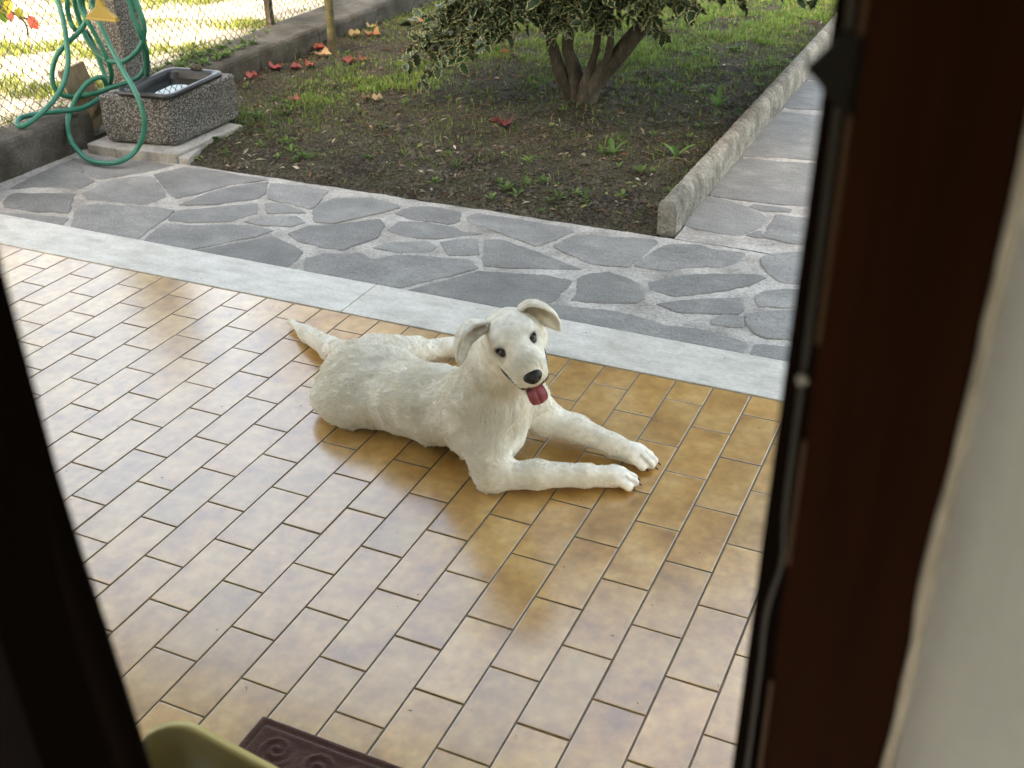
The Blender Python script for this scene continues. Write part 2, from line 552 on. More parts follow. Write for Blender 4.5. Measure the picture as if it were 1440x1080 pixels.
bevel(part("latch", b, M['black_metal'], frame), .0012)
b = MB()
b.tube([(1.3600, -1.8228, 1.528), (1.3600, -1.8240, 1.528)], .0024, 12)
part("screw", b, M['steel'], frame)

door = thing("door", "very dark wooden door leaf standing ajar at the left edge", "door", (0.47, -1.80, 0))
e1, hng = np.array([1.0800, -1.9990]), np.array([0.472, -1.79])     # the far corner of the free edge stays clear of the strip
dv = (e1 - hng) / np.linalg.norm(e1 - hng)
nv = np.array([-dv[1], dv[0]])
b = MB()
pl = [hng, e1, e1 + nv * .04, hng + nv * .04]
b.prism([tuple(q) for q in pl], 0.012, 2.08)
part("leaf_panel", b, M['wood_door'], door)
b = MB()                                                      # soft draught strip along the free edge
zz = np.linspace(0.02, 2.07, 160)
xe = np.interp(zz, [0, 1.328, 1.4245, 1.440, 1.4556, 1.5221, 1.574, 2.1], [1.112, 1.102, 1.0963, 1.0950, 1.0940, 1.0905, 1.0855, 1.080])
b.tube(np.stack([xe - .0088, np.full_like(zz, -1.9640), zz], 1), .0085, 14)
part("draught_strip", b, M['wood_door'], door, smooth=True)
b = MB()
h0 = hng + dv * .62 - nv * .0
b.tube([tuple(h0) + (1.02,), tuple(h0 - nv * .045) + (1.02,), tuple(h0 - nv * .05 - dv * .02) + (1.02,), tuple(h0 - nv * .05 - dv * .12) + (1.02,)], .009, 10)
part("handle", b, M['steel'], door, smooth=True)

# ------------------------------------------------------------------ ground, lawn, soil
U, H = 0.12, 0.124484            # tile column width, half tile length
YB = 0.7411                      # tiles end here against the marble strip


def struct(name, mb, mats, smooth=False):
    o = part(name, mb, mats, None, smooth)
    o["kind"] = "structure"
    return o


g = MB()
g.add([(-150, -150, -0.12), (150, -150, -0.12), (150, 150, -0.12), (-150, 150, -0.12)], [(0, 1, 2, 3)])
struct("ground", g, M['far_ground'])

lw = MB()
xs, ys = np.linspace(-14, -3.16, 110), np.linspace(-6, 16, 200)
X, Y = np.meshgrid(xs, ys)
Z = 0.02 * fbm(np.stack([X, Y], -1), 2.5, 3) + 0.02
Z[:, -1] = -0.02
lw.grid(np.stack([X, Y, Z], -1))
struct("lawn", lw, M['lawn_soil'], True)


def soil_z(x, y):
    P = np.stack([x, y], -1)
    edge = np.clip((y - 1.84) / 0.25, 0, 1) * np.clip((0.16 - x) / 0.12, 0, 1)
    mound = 0.05 * np.exp(-(((x + .72) ** 2 + (y - 3.35) ** 2) / .35))
    return edge * (0.022 + 0.016 * fbm(P, 3.2, 5) + 0.011 * fbm(P, 11, 9) + mound) - 0.012 * (1 - edge)


so = MB()
xs, ys = np.linspace(-3.0, 0.165, 128), np.concatenate([np.linspace(1.838, 4.4, 110), np.linspace(4.44, 12, 110)])
X, Y = np.meshgrid(xs, ys)
so.grid(np.stack([X, Y, soil_z(X, Y)], -1))
struct("garden_soil", so, M['soil'], True)

# ------------------------------------------------------------------ porch floor of glazed tiles
pf = MB()
pf.box((-3.1, -2.10, -0.10), (4.2, YB - 0.002, -0.0026))
porch = struct("porch_floor", pf, M['grout'])


def tile_mesh(w, l):
    b = MB()
    g2, bv, h = 0.0016, 0.0026, 0.0013
    x0, x1, y0, y1 = g2, w - g2, g2, l - g2
    V = [(x0, y0, -0.006), (x1, y0, -0.006), (x1, y1, -0.006), (x0, y1, -0.006),
         (x0, y0, -h), (x1, y0, -h), (x1, y1, -h), (x0, y1, -h),
         (x0 + bv * .4, y0 + bv * .4, -h * .35), (x1 - bv * .4, y0 + bv * .4, -h * .35), (x1 - bv * .4, y1 - bv * .4, -h * .35), (x0 + bv * .4, y1 - bv * .4, -h * .35),
         (x0 + bv, y0 + bv, 0), (x1 - bv, y0 + bv, 0), (x1 - bv, y1 - bv, 0), (x0 + bv, y1 - bv, 0)]
    F = [(12, 13, 14, 15)]
    for k in range(3):
        for i in range(4):
            j = (i + 1) % 4
            F.append((4 * k + i, 4 * k + j, 4 * k + 4 + j, 4 * k + 4 + i))
    b.add([(x - w / 2, y - l / 2, z) for x, y, z in V], F)
    b.m = [0] + [1] * 8 + [0] * 4
    return b


tiles = []
for u in range(-27, 36):
    v = -18 + (u % 2)
    while v * H < YB - 0.02:
        ya, yb = v * H, min((v + 2) * H, YB)
        if ya > -2.1:
            tiles.append((u * U, ya, yb - ya))
        v += 2
cent = np.array([(x + U / 2, y + l / 2, 0) for x, y, l in tiles])
pp = project(cent)
door_line = (pp[:, 1] - 420) * 0.326                       # what stays in sight past the door leaf
vis = (pp[:, 0] > np.maximum(door_line, 0) - 40) & (pp[:, 0] < 1130) & (pp[:, 1] < 1150) & (pp[:, 2] > 0.1)
order = np.argsort(np.where(vis, pp[:, 2], 1e3 + pp[:, 2] + 1000 * (pp[:, 2] < 0)))
single = set(order[:min(298, int(vis.sum()))].tolist())
tdata, rest = {}, MB()
for i, (x, y, l) in enumerate(tiles):
    key = round(l, 3)
    if i in single:
        if key not in tdata:
            tdata[key] = mesh_data("tile", tile_mesh(U, l), [M['tile'], M['tile_edge']])
        o = bpy.data.objects.new("tile", tdata[key])
        COL.objects.link(o)
        o.parent = porch
        o.location = (x + U / 2, y + l / 2, rng.normal(0, 0.00025))
        o.rotation_euler = (rng.normal(0, 0.0022), rng.normal(0, 0.0030), rng.normal(0, 0.001))
    else:
        t = tile_mesh(U, l)
        rest.add([(a + x + U / 2, b + y + l / 2, c) for a, b, c in t.v], t.f)
        rest.m[-len(t.m):] = t.m
part("tile_field", rest, [M['tile'], M['tile_edge']], porch, kind="stuff")

ms = MB()
ms.box((-3.1, YB, -0.10), (4.2, 0.992, -0.012))
strip = struct("marble_strip", ms, M['mortar'])
for xa, xb in ((-3.1, -2.62), (-2.616, -0.6455), (-0.642, 1.36), (1.364, 3.3)):
    s = MB()
    s.box((xa, YB + 0.003, -0.012), (xb, 0.992, 0.002 + rng.uniform(0, .0012)))
    bevel(part("marble_slab", s, M['marble'], strip), 0.002)

# ------------------------------------------------------------------ crazy paving
def subdiv_noise(poly, amp, step=0.035, seed=0):
    P = np.array(poly, float)
    n = len(P)
    out = []
    for i in range(n):
        a, b = P[i], P[(i + 1) % n]
        k = max(1, int(np.linalg.norm(b - a) / step))
        for t in range(k):
            out.append(a + (b - a) * t / k)
    out = np.array(out)
    out = 0.76 * out + 0.12 * (np.roll(out, 1, 0) + np.roll(out, -1, 0))     # round the corners a little
    c = P.mean(0)
    dd = out - c
    out = out + dd / np.linalg.norm(dd, axis=1)[:, None] * 0.0085
    out[:, 0] += amp * fbm(out, 14, seed) + amp * .45 * fbm(out, 60, seed + 2, 2)
    out[:, 1] += amp * fbm(out, 14, seed + 5) + amp * .45 * fbm(out, 60, seed + 7, 2)
    return out


pv = MB()


def mortar_grid(x0, x1, y0, y1, nx, ny):
    X, Y = np.meshgrid(np.linspace(x0, x1, nx), np.linspace(y0, y1, ny))
    P = np.stack([X, Y], -1)
    Z = -0.0035 + 0.0022 * fbm(P, 9, 21) + 0.0012 * fbm(P, 40, 22)
    pv.grid(np.stack([X, Y, np.minimum(Z, 0.001)], -1))


mortar_grid(-3.0, 2.6, 0.994, 1.842, 260, 50)
mortar_grid(0.247, 2.6, 1.848, 10.0, 80, 260)
pav = struct("pavement", pv, M['mortar'], True)
STONES = [[(-2765,1259),(-2792,1440),(-2799,1704),(-2640,1596),(-2600,1530),(-2473,1488),(-2461,1382),(-2677,1325)],
          [(-2792,1721),(-2755,1780),(-2470,1791),(-2264,1808),(-2322,1696),(-2394,1605),(-2471,1521),(-2591,1561)],
          [(-2704,1216),(-2429,1314),(-2368,1217),(-2283,1123),(-2436,1084),(-2597,1077),(-2665,1121)],
          [(-2629,1006),(-2520,1023),(-2245,1078),(-2196,996),(-2545,987),(-2603,982)],
          [(-2403,1337),(-2409,1500),(-2357,1587),(-2262,1639),(-2148,1553),(-2008,1447),(-2053,1333),(-2269,1301),(-2333,1291)],
          [(-2310,1217),(-2191,1260),(-1975,1313),(-1869,1321),(-1848,1243),(-1830,1141),(-1786,1002),(-2143,992)],
          [(-2267,1669),(-2190,1796),(-1993,1814),(-1716,1800),(-1838,1678),(-1881,1590),(-1925,1493),(-1959,1443),(-2157,1589)],
          [(-1889,1388),(-1856,1558),(-1808,1652),(-1701,1780),(-1617,1654),(-1617,1581),(-1755,1454)],
          [(-1853,1314),(-1697,1442),(-1580,1529),(-1513,1436),(-1556,1318),(-1714,1232),(-1806,1227)],
          [(-1800,1186),(-1699,1201),(-1529,1281),(-1427,1305),(-1328,1293),(-1359,1224),(-1424,1119),(-1527,998),(-1759,1003)],
          [(-1490,997),(-1404,1092),(-1292,1230),(-1231,1219),(-1075,1154),(-1061,991)],
          [(-1543,1551),(-1474,1567),(-1310,1518),(-1375,1492),(-1462,1450)],
          [(-1664,1769),(-1515,1795),(-1372,1783),(-1318,1600),(-1329,1561),(-1443,1591),(-1565,1602)],
          [(-1493,1333),(-1450,1401),(-1330,1466),(-1253,1420),(-1287,1363),(-1400,1331)],
          [(-1213,1447),(-1281,1530),(-1312,1633),(-1289,1713),(-1143,1777),(-997,1744),(-968,1726),(-1026,1627),(-1130,1463)],
          [(-1245,1295),(-1214,1388),(-1117,1443),(-976,1572),(-923,1511),(-884,1401),(-909,1331),(-944,1237),(-1027,1223),(-1158,1239)],
          [(-1027,1107),(-979,1174),(-895,1199),(-865,1231),(-783,1189),(-716,1269),(-609,1294),(-431,1330),(-367,1278),(-428,1172),(-567,995),(-735,993),(-964,1001)],
          [(-944,1660),(-913,1755),(-834,1787),(-697,1774),(-659,1683),(-677,1637),(-839,1636)],
          [(-874,1489),(-875,1578),(-780,1608),(-664,1612),(-576,1585),(-506,1593),(-646,1483),(-772,1441)],
          [(-834,1302),(-808,1358),(-670,1435),(-607,1395),(-613,1344),(-714,1308)],
          [(-612,1448),(-503,1537),(-417,1396),(-517,1345)],
          [(-512,992),(-427,1126),(-332,1253),(-268,1261),(-93,1316),(11,1302),(19,1238),(12,1136),(-21,1067),(-136,980)],
          [(-456,1540),(-389,1569),(-285,1531),(-231,1514),(-104,1465),(6,1423),(-137,1367),(-344,1309)],
          [(-637,1740),(-613,1795),(-485,1791),(-209,1796),(-162,1758),(-192,1678),(-245,1563),(-371,1616),(-508,1665),(-601,1685)],
          [(-172,1593),(-134,1729),(-19,1751),(177,1801),(191,1777),(163,1518),(78,1492),(-7,1503)],
          [(39,1348),(63,1398),(121,1435),(187,1409),(263,1372),(312,1261),(295,1222),(185,1188),(76,1150),(73,1227)],
          [(8,1079),(88,1102),(203,1122),(314,1127),(450,1090),(558,1110),(644,1092),(741,1070),(735,1000),(671,993),(399,975),(207,973),(101,973)],
          [(190,1534),(206,1648),(244,1779),(364,1819),(415,1795),(541,1805),(542,1716),(521,1666),(361,1590),(340,1543),(280,1530)],
          [(286,1407),(372,1508),(542,1587),(640,1628),(672,1610),(629,1511),(522,1416),(424,1340),(314,1344)],
          [(375,1240),(455,1302),(632,1399),(661,1312),(652,1271),(570,1244),(465,1208)],
          [(585,1190),(610,1238),(673,1264),(691,1183),(605,1165)],
          [(615,1774),(639,1836),(793,1927),(897,1808),(867,1623),(774,1598),(733,1604),(669,1678)],
          [(685,1432),(706,1495),(780,1542),(867,1557),(875,1425),(802,1397),(718,1362)],
          [(688,1278),(741,1320),(881,1393),(935,1278),(945,1169),(849,1146),(801,1146),(746,1159)],
          [(779,1011),(770,1073),(855,1094),(968,1111),(991,997),(873,999),(796,995)],
          [(241,2007),(231,2359),(288,2358),(429,2299),(528,2210),(537,2110),(482,1975),(393,1975),(309,1982)],
          [(244,2385),(240,2908),(551,2962),(722,2981),(793,2451),(649,2397),(418,2373)],
          [(239,2961),(213,3684),(237,3747),(418,3747),(608,3776),(715,3019),(547,3022),(458,3005)],
          [(239,3845),(233,4404),(329,4440),(468,4460),(594,3857),(426,3871),(276,3830)],
          [(437,2306),(450,2342),(611,2343),(605,2300),(495,2285)],
          [(578,2000),(570,2255),(675,2254),(798,2266),(836,1987),(718,1982),(669,1981)],
          [(507,1991),(550,2055),(566,1989)]]
extra = [[(2700, 1010), (1010, 1010), (1000, 1180), (1300, 1260), (2000, 1230), (2700, 1240)], [(920, 1270), (1300, 1290), (1500, 1500), (1400, 1790), (930, 1800), (900, 1560)],
         [(1540, 1290), (2500, 1290), (2500, 1800), (1450, 1800), (1560, 1500)],
         [(240, 4460), (460, 4510), (1250, 4500), (1300, 5400), (230, 5350)], [(240, 5400), (1300, 5450), (1280, 6300), (240, 6250)], [(240, 6300), (1280, 6350), (1270, 7400), (240, 7350)],
         [(840, 2000), (1700, 1990), (1720, 2500), (830, 2440)], [(830, 2500), (1700, 2560), (1680, 3200), (760, 3000)], [(750, 3060), (1680, 3260), (1660, 4440), (620, 4440), (640, 3800)]]
for k, poly in enumerate(STONES + extra):
    P = np.array(poly) / 1000.0
    near = P[:, 1] < 1.02
    P[:, 1] = np.maximum(P[:, 1], 0.995)
    Q = subdiv_noise(P, 0.0055, 0.014, k * 3)
    Q[:, 1] = np.clip(Q[:, 1], 0.9955, None)
    if P[:, 1].max() < 1.842:
        Q[:, 1] = np.minimum(Q[:, 1], 1.838)
    c = Q.mean(0)
    n = len(Q)
    d = Q - c
    L = np.linalg.norm(d, axis=1)[:, None]
    In = c + d * (1 - 0.006 / L)
    In2 = c + d * 0.55
    zt = rng.uniform(-0.0003, 0.0016)
    und = lambda A: zt + 0.0011 * fbm(A, 7, k)
    V = [(*q, -0.012) for q in Q] + [(*q, z) for q, z in zip(Q, und(Q) - 0.0022)] + [(*q, z) for q, z in zip(In, und(In))] + [(*q, z) for q, z in zip(In2, und(In2))] + [(c[0], c[1], zt)]
    F = []
    for r in range(3):
        F += [(r * n + i, r * n + (i + 1) % n, (r + 1) * n + (i + 1) % n, (r + 1) * n + i) for i in range(n)]
    F += [(3 * n + i, 3 * n + (i + 1) % n, 4 * n) for i in range(n)]
    b = MB()
    b.add(V, F)
    part("flagstone", b, M['stone'], pav)

# ------------------------------------------------------------------ kerb beside the path
def kerb_piece(y0, y1, seed):
    ny = int((y1 - y0) / 0.008)
    prof = [(0.0, -0.05), (0.0, 0.085), (0.006, 0.112), (0.018, 0.127), (0.036, 0.133), (0.054, 0.127), (0.066, 0.112), (0.073, 0.085), (0.076, 0.045), (0.076, 0.0), (0.076, -0.05)]
    G = []
    for i in range(ny + 1):
        y = y0 + (y1 - y0) * i / ny
        row = []
        for j, (px_, pz) in enumerate(prof):
            h = max(0, pz) / 0.133
            ph = (y + 0.16 * pz + 0.012 * float(vnoise(np.array([y, pz]), 9, seed))) / 0.052
            rib = abs(math.sin(math.pi * ph)) ** 0.5
            e = 0.036 * (rib - 0.5) * (0.35 + 0.65 * h if j > 4 else h ** 3)
            nx, nz = (px_ - 0.036) / 0.045, 0.55 * h ** 4
            q = np.array([px_, y * 1.0, pz])
            nn = 0.0032 * float(fbm(q, 26, seed))
            row.append((0.160 + px_ + nx * (e * .55 + nn), y, pz + nz * (e * 1.3 + nn * 1.5) if pz > 0 else pz))
        G.append(row)
    b = MB()
    b.grid(np.array(G))
    n = len(prof)
    b.f.append(tuple(range(n))[::-1])
    b.f.append(tuple(ny * n + j for j in range(n)))
    b.m += [0, 0]
    return b


kerb = thing("garden_kerb", "low ribbed concrete kerb between the bare soil and the flagstone path", "kerb", (0.2, 1.9, 0))
for k, (a, b_) in enumerate(((1.888, 2.905), (2.912, 3.93), (3.936, 4.95), (4.956, 5.97), (5.976, 6.98))):
    part("edging_block", kerb_piece(a, b_, k), M['kerb'], kerb, smooth=True)

# ------------------------------------------------------------------ low boundary wall and chain link fence
FX = lambda y: -3.02 - 0.07 * (y - 1.45)             # line of the fence


def rough_block(y0, y1, xin, xout, z1, seed):
    b = MB()
    ny = max(2, int((y1 - y0) / 0.05))
    pr = []
    for i in range(ny + 1):
        y = y0 + (y1 - y0) * i / ny
        row = []
        for (x, z) in ((xin, -0.06), (xin, z1 * .35), (xin, z1 * .8), (xin - .006, z1 - .012), (xin - .02, z1), ((xin + xout) / 2, z1 + .004), (xout + .02, z1), (xout, z1 - .02), (xout, -0.06)):
            q = np.array([x, y, z])
            k = 0.0055 * float(fbm(q, 9, seed))
            row.append((x + k, y, z + (0.8 * k if z > .05 else 0)))
        pr.append(row)
    b.grid(np.array(pr))
    n = 9
    b.f.append(tuple(range(n))[::-1])
    b.f.append(tuple(ny * n + j for j in range(n)))
    b.m += [0, 0]
    return b


wall = thing("low_wall", "low weathered concrete wall under the chain link fence", "wall", (-2.95, 1.3, 0))
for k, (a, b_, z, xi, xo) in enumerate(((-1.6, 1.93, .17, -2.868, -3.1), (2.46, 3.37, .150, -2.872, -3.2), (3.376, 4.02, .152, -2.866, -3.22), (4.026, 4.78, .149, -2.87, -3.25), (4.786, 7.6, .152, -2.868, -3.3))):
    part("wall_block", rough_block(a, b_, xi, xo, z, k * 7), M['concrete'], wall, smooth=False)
fl = MB()
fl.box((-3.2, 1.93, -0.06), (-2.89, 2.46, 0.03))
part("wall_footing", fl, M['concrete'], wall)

fence = thing("chain_link_fence", "chain link fence of thin wire with sunlit grass behind it", "fence", (-3.02, 1.45, 0.15))
wb = MB()
hh = 0.030
nz = 40
zz = [(0 if k % 2 == 0 else hh, 0.16 + k * hh) for k in range(nz)]
wb.tube([(0.0018 if k % 2 else -0.0018, a - hh / 2, z) for k, (a, z) in enumerate(zz)], 0.0026, 4, False)
wdata = None
for k in range(int(6.6 / (2 * hh / 2))):
    y = -0.9 + k * hh
    if y > 5.9:
        break
    if k % 2 == 0:
        if wdata is None:
            o = part("wire", wb, M['wire'], fence)
            wdata = o.data
            base = np.array(fence.location)
        else:
            o = bpy.data.objects.new("wire", wdata)
            COL.objects.link(o)
            o.parent = fence
        o.location = (FX(y) - 0.0, y, 0)
    else:
        if k == 1:
            wb2 = MB()
            wb2.tube([(-0.0018 if q % 2 else 0.0018, -(a - hh / 2), z) for q, (a, z) in enumerate(zz)], 0.0026, 4, False)
            w2 = mesh_data("wire", wb2, M['wire'], wloc(fence))
        o = bpy.data.objects.new("wire", w2)
        COL.objects.link(o)
        o.parent = fence
        o.location = (FX(y), y, 0)
for z in (0.20, 0.78, 1.34):
    t = MB()
    t.tube([(FX(y) - .004, y, z + 0.006 * math.sin(y * 2.1)) for y in np.linspace(-0.9, 5.9, 40)], 0.0016, 4)
    part("tension_wire", t, M['wire'], fence)
for y in (-0.55, 4.0, 5.85):
    t = MB()
    x = FX(y) - .03
    t.box((x - .02, y - .02, -0.05), (x + .02, y + .02, 1.42))
    t.box((x - .024, y - .024, 1.42), (x + .024, y + .024, 1.432))
    part("fence_post", t, M['bark'], fence)
t = MB()                                                      # stay wire running down to the wall
t.tube([(FX(3.9) + .02, 3.7, 1.3), (FX(3.2) + .05, 3.02, 0.16)], 0.0022, 5)
part("stay_wire", t, M['wire'], fence)

pil = thing("fence_pillar", "square pebbled concrete pillar with the green hose hanging on it", "pillar", (-3.06, 2.44, 0))
b = MB()
b.box((-3.155, 2.345, -0.05), (-2.965, 2.535, 1.55))
o = bevel(part("shaft", b, M['aggregate'], pil), 0.012, 3)
b = MB()
b.box((-3.18, 2.32, 1.55), (-2.94, 2.56, 1.60))
bevel(part("cap", b, M['pale_concrete'], pil), 0.01)
b = MB()
b.tube([(-2.97, 2.40, 0.93), (-2.91, 2.32, 0.92), (-2.84, 2.20, 0.925), (-2.80, 2.12, 0.95), (-2.795, 2.11, 0.985)], 0.008, 8)
part("hook", b, M['black_metal'], pil)

# ------------------------------------------------------------------ trough with black basin
tr = thing("garden_trough", "pebbled concrete trough block holding a black basin of water", "trough", (-2.52, 2.1, 0))
b = MB()
b.prism([(-2.80, 1.80), (-2.60, 1.795), (-2.27, 1.835), (-2.255, 2.35), (-2.80, 2.42)], -0.05, 0.046)
b.prism([(-2.268, 1.842), (-2.20, 1.845), (-2.262, 2.02)], -0.05, 0.030)
bevel(part("plinth", b, M['pale_concrete'], tr), 0.006)
out = [(-2.715, 1.845), (-2.325, 1.912), (-2.322, 2.44), (-2.70, 2.40)]
b = MB()
inn = [(-2.655, 1.905), (-2.385, 1.955), (-2.385, 2.36), (-2.645, 2.33)]
top, bot = 0.288, 0.052
n = 4
sk = lambda pts, s, z: [((x + 2.52) * s - 2.52, (y - 2.15) * s + 2.15, z) for x, y in pts]
V = sk(out, 0.97, bot) + sk(out, 1.0, bot + .10) + sk(out, 0.985, top) + sk(inn, 1, top) + sk(inn, 0.95, bot + .03)
F = []
for r in range(4):
    F += [(r * n + i, r * n + (i + 1) % n, (r + 1) * n + (i + 1) % n, (r + 1) * n + i) for i in range(n)]
F += [(16, 17, 18, 19), (3, 2, 1, 0)]
b.add(V, F)
bevel(part("block", b, M['aggregate'], tr), 0.016, 3)


def rrect(cx, cy, hx, hy, r, n=6, ang=0.0):
    o = []
    for sx, sy, a0 in ((1, 1, 0), (-1, 1, 90), (-1, -1, 180), (1, -1, 270)):
        for k in range(n + 1):
            a = math.radians(a0 + 90 * k / n)
            o.append((sx * (hx - r) + r * math.cos(a), sy * (hy - r) + r * math.sin(a)))
    c, s = math.cos(ang), math.sin(ang)
    return [(cx + x * c - y * s, cy + x * s + y * c) for x, y in o]


b = MB()
loops = [(0.152, 0.232, 0.05, 0.287), (0.165, 0.245, 0.055, 0.290), (0.168, 0.248, 0.055, 0.300), (0.165, 0.245, 0.055, 0.309), (0.150, 0.230, 0.05, 0.311), (0.134, 0.214, 0.05, 0.307), (0.128, 0.205, 0.05, 0.295), (0.120, 0.19, 0.05, 0.20), (0.112, 0.175, 0.045, 0.12)]
V, F = [], []
for hx, hy, r, z in loops:
    V += [(x, y, z) for x, y in rrect(-2.485, 2.125, hx, hy, r, 6, 0.1)]
n = 28
for r in range(len(loops) - 1):
    F += [(r * n + i, r * n + (i + 1) % n, (r + 1) * n + (i + 1) % n, (r + 1) * n + i) for i in range(n)]
F.append(tuple((len(loops) - 1) * n + i for i in range(n)))
b.add(V, F)
part("basin", b, M['black_plastic'], tr, smooth=True)
wm = bpy.data.materials.new("water")
wm.use_nodes = True
p = wm.node_tree.nodes["Principled BSDF"]
p.inputs["Base Color"].default_value = (0.012, 0.014, 0.012, 1)
p.inputs["Roughness"].default_value = 0.01
p.inputs["IOR"].default_value = 1.33
b = MB()
pts = rrect(-2.485, 2.125, 0.124, 0.197, 0.05, 6, 0.1)
b.add([(x, y, 0.268) for x, y in pts], [tuple(range(len(pts)))])
part("water", b, wm, tr)

b = MB()                                                      # grey stone sitting on the rim
th = rng.uniform(0.7, 1.1, 40)
V = []
for i in range(5):
    for j in range(8):
        a, e = 2 * math.pi * j / 8, math.pi * (i / 4 - .5)
        k = th[i * 8 + j]
        V.append((-2.50 + .045 * k * math.cos(a) * math.cos(e), 2.352 + .022 * k * math.sin(a) * math.cos(e), 0.322 + .018 * k * math.sin(e)))
b.add(V, [(i * 8 + j, i * 8 + (j + 1) % 8, i * 8 + 8 + (j + 1) % 8, i * 8 + 8 + j) for i in range(4) for j in range(8)])
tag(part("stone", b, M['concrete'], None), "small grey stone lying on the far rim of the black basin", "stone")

# plank leaning on the wall
b = MB()
a0, a1 = np.array([-2.925, 2.05, 0.045]), np.array([-3.012, 2.0, 0.362])
ax = (a1 - a0) / np.linalg.norm(a1 - a0)
sd_ = np.cross(ax, np.array([0.75, -0.55, 0.36]))
sd_ /= np.linalg.norm(sd_)
nn = np.cross(sd_, ax)
V, F = [], []
for i in range(9):
    t = i / 8
    for (s, q) in ((-1, -1), (1, -1), (1, 1), (-1, 1)):
        c = a0 + (a1 - a0) * t + sd_ * s * (0.072 + 0.006 * math.sin(5 * t + s)) + nn * q * 0.021
        if i == 0:
            c = c + ax * (0.05 if s > 0 else -0.02)
        V.append(c)
for i in range(8):
    F += [(4 * i + j, 4 * i + (j + 1) % 4, 4 * i + 4 + (j + 1) % 4, 4 * i + 4 + j) for j in range(4)]
F += [(3, 2, 1, 0), (32, 33, 34, 35)]
b.add(V, F)
tag(bevel(part("plank", b, M['wood_old'], None), 0.004), "thick old wooden plank leaning between the low wall and the trough", "plank")

# ------------------------------------------------------------------ garden hose
HOSE = {
    'A': [(-3.017, 2.02, 0.684), (-2.967, 1.98, 0.596), (-2.927, 1.93, 0.48), (-2.902, 1.89, 0.414), (-2.882, 1.82, 0.34), (-2.877, 1.74, 0.283), (-2.895, 1.66, 0.233), (-2.905, 1.58, 0.204), (-2.93, 1.55, 0.19), (-2.958, 1.55, 0.198), (-2.991, 1.6, 0.208), (-2.985, 1.66, 0.208), (-2.941, 1.73, 0.207), (-2.887, 1.8, 0.204), (-2.861, 1.88, 0.197), (-2.85, 1.96, 0.209), (-2.872, 2.05, 0.219), (-2.868, 2.08, 0.257), (-2.864, 2.05, 0.309), (-2.905, 2.0, 0.293), (-2.913, 1.93, 0.254), (-2.922, 1.88, 0.202), (-2.858, 1.77, 0.167), (-2.83, 1.73, 0.094), (-2.753, 1.69, 0.051), (-2.653, 1.66, 0.021), (-2.538, 1.655, 0.023), (-2.464, 1.685, 0.037), (-2.444, 1.76, 0.067), (-2.401, 1.78, 0.137), (-2.383, 1.79, 0.221), (-2.413, 1.81, 0.297), (-2.474, 1.85, 0.349), (-2.612, 1.95, 0.388), (-2.706, 2.0, 0.468), (-2.771, 2.03, 0.555), (-2.822, 2.05, 0.661), (-2.824, 2.05, 0.691)],
    'B': [(-2.916, 2.08, 0.679), (-2.895, 2.06, 0.593), (-2.919, 2.02, 0.538), (-2.957, 1.97, 0.492), (-2.986, 1.91, 0.441), (-3.009, 1.88, 0.368), (-3.01, 1.87, 0.3), (-3.002, 1.9, 0.245), (-2.971, 1.96, 0.225), (-2.899, 2.02, 0.232), (-2.834, 2.07, 0.254), (-2.789, 2.14, 0.265), (-2.753, 2.2, 0.287), (-2.717, 2.22, 0.338), (-2.689, 2.2, 0.409), (-2.65, 2.16, 0.491), (-2.608, 2.14, 0.575), (-2.608, 2.12, 0.692)],
    'C': [(-2.989, 2.1, 0.671), (-2.974, 2.09, 0.597), (-2.944, 2.08, 0.501), (-2.882, 2.07, 0.43), (-2.809, 2.07, 0.392), (-2.704, 2.07, 0.402), (-2.619, 2.08, 0.457), (-2.581, 2.1, 0.525), (-2.568, 2.1, 0.602), (-2.599, 2.1, 0.696)],
    'D': [(-2.917, 2.06, 0.683), (-2.874, 2.05, 0.582), (-2.844, 2.06, 0.497), (-2.818, 2.07, 0.396), (-2.84, 2.1, 0.315), (-2.911, 2.14, 0.242), (-2.988, 2.2, 0.277), (-3.042, 2.2, 0.476), (-2.979, 2.06, 0.533), (-2.996, 2.05, 0.588), (-2.985, 2.05, 0.68)],
    'E': [(-2.625, 2.09, 0.696), (-2.609, 2.08, 0.625), (-2.587, 2.08, 0.551), (-2.591, 2.1, 0.501)],
}

def arc(p, q, top):
    p, q = np.array(p), np.array(q)
    return [tuple(p * .8 + q * .2 + np.array([0, 0, (top - p[2]) * .75])), tuple((p + q) / 2 + np.array([0, 0, top - (p[2] + q[2]) / 2])), tuple(p * .2 + q * .8 + np.array([0, 0, (top - q[2]) * .75]))]


A_, B_, C_, D_, E_ = (HOSE[k] for k in 'ABCDE')
E2 = list(E_) + [(-2.60, 2.12, 0.44), (-2.64, 2.15, 0.36), (-2.70, 2.2, 0.30)]
chain = list(A_)
chain[-1] = tuple(np.array(chain[-1]) + [0, 0, .02])
chain += arc(A_[-1], C_[0], 1.0) + list(C_)
chain += arc(C_[-1], B_[0], 0.97) + list(B_)
chain += arc(B_[-1], D_[0], 1.02) + list(D_)
chain += arc(D_[-1], E_[0], 0.99) + E2
P = catmull(chain, 5)
P[:, 2] = np.maximum(P[:, 2], 0.0135)
sel = P[:, 0] < -2.87
P[sel & (P[:, 1] < 1.93), 2] = np.maximum(P[sel & (P[:, 1] < 1.93), 2], 0.02)
b = MB()
b.tube(P, 0.0128, 10)
tag(part("garden_hose", b, M['hose'], None, smooth=True), "teal green garden hose looped over the pillar hook down to the paving", "hose")

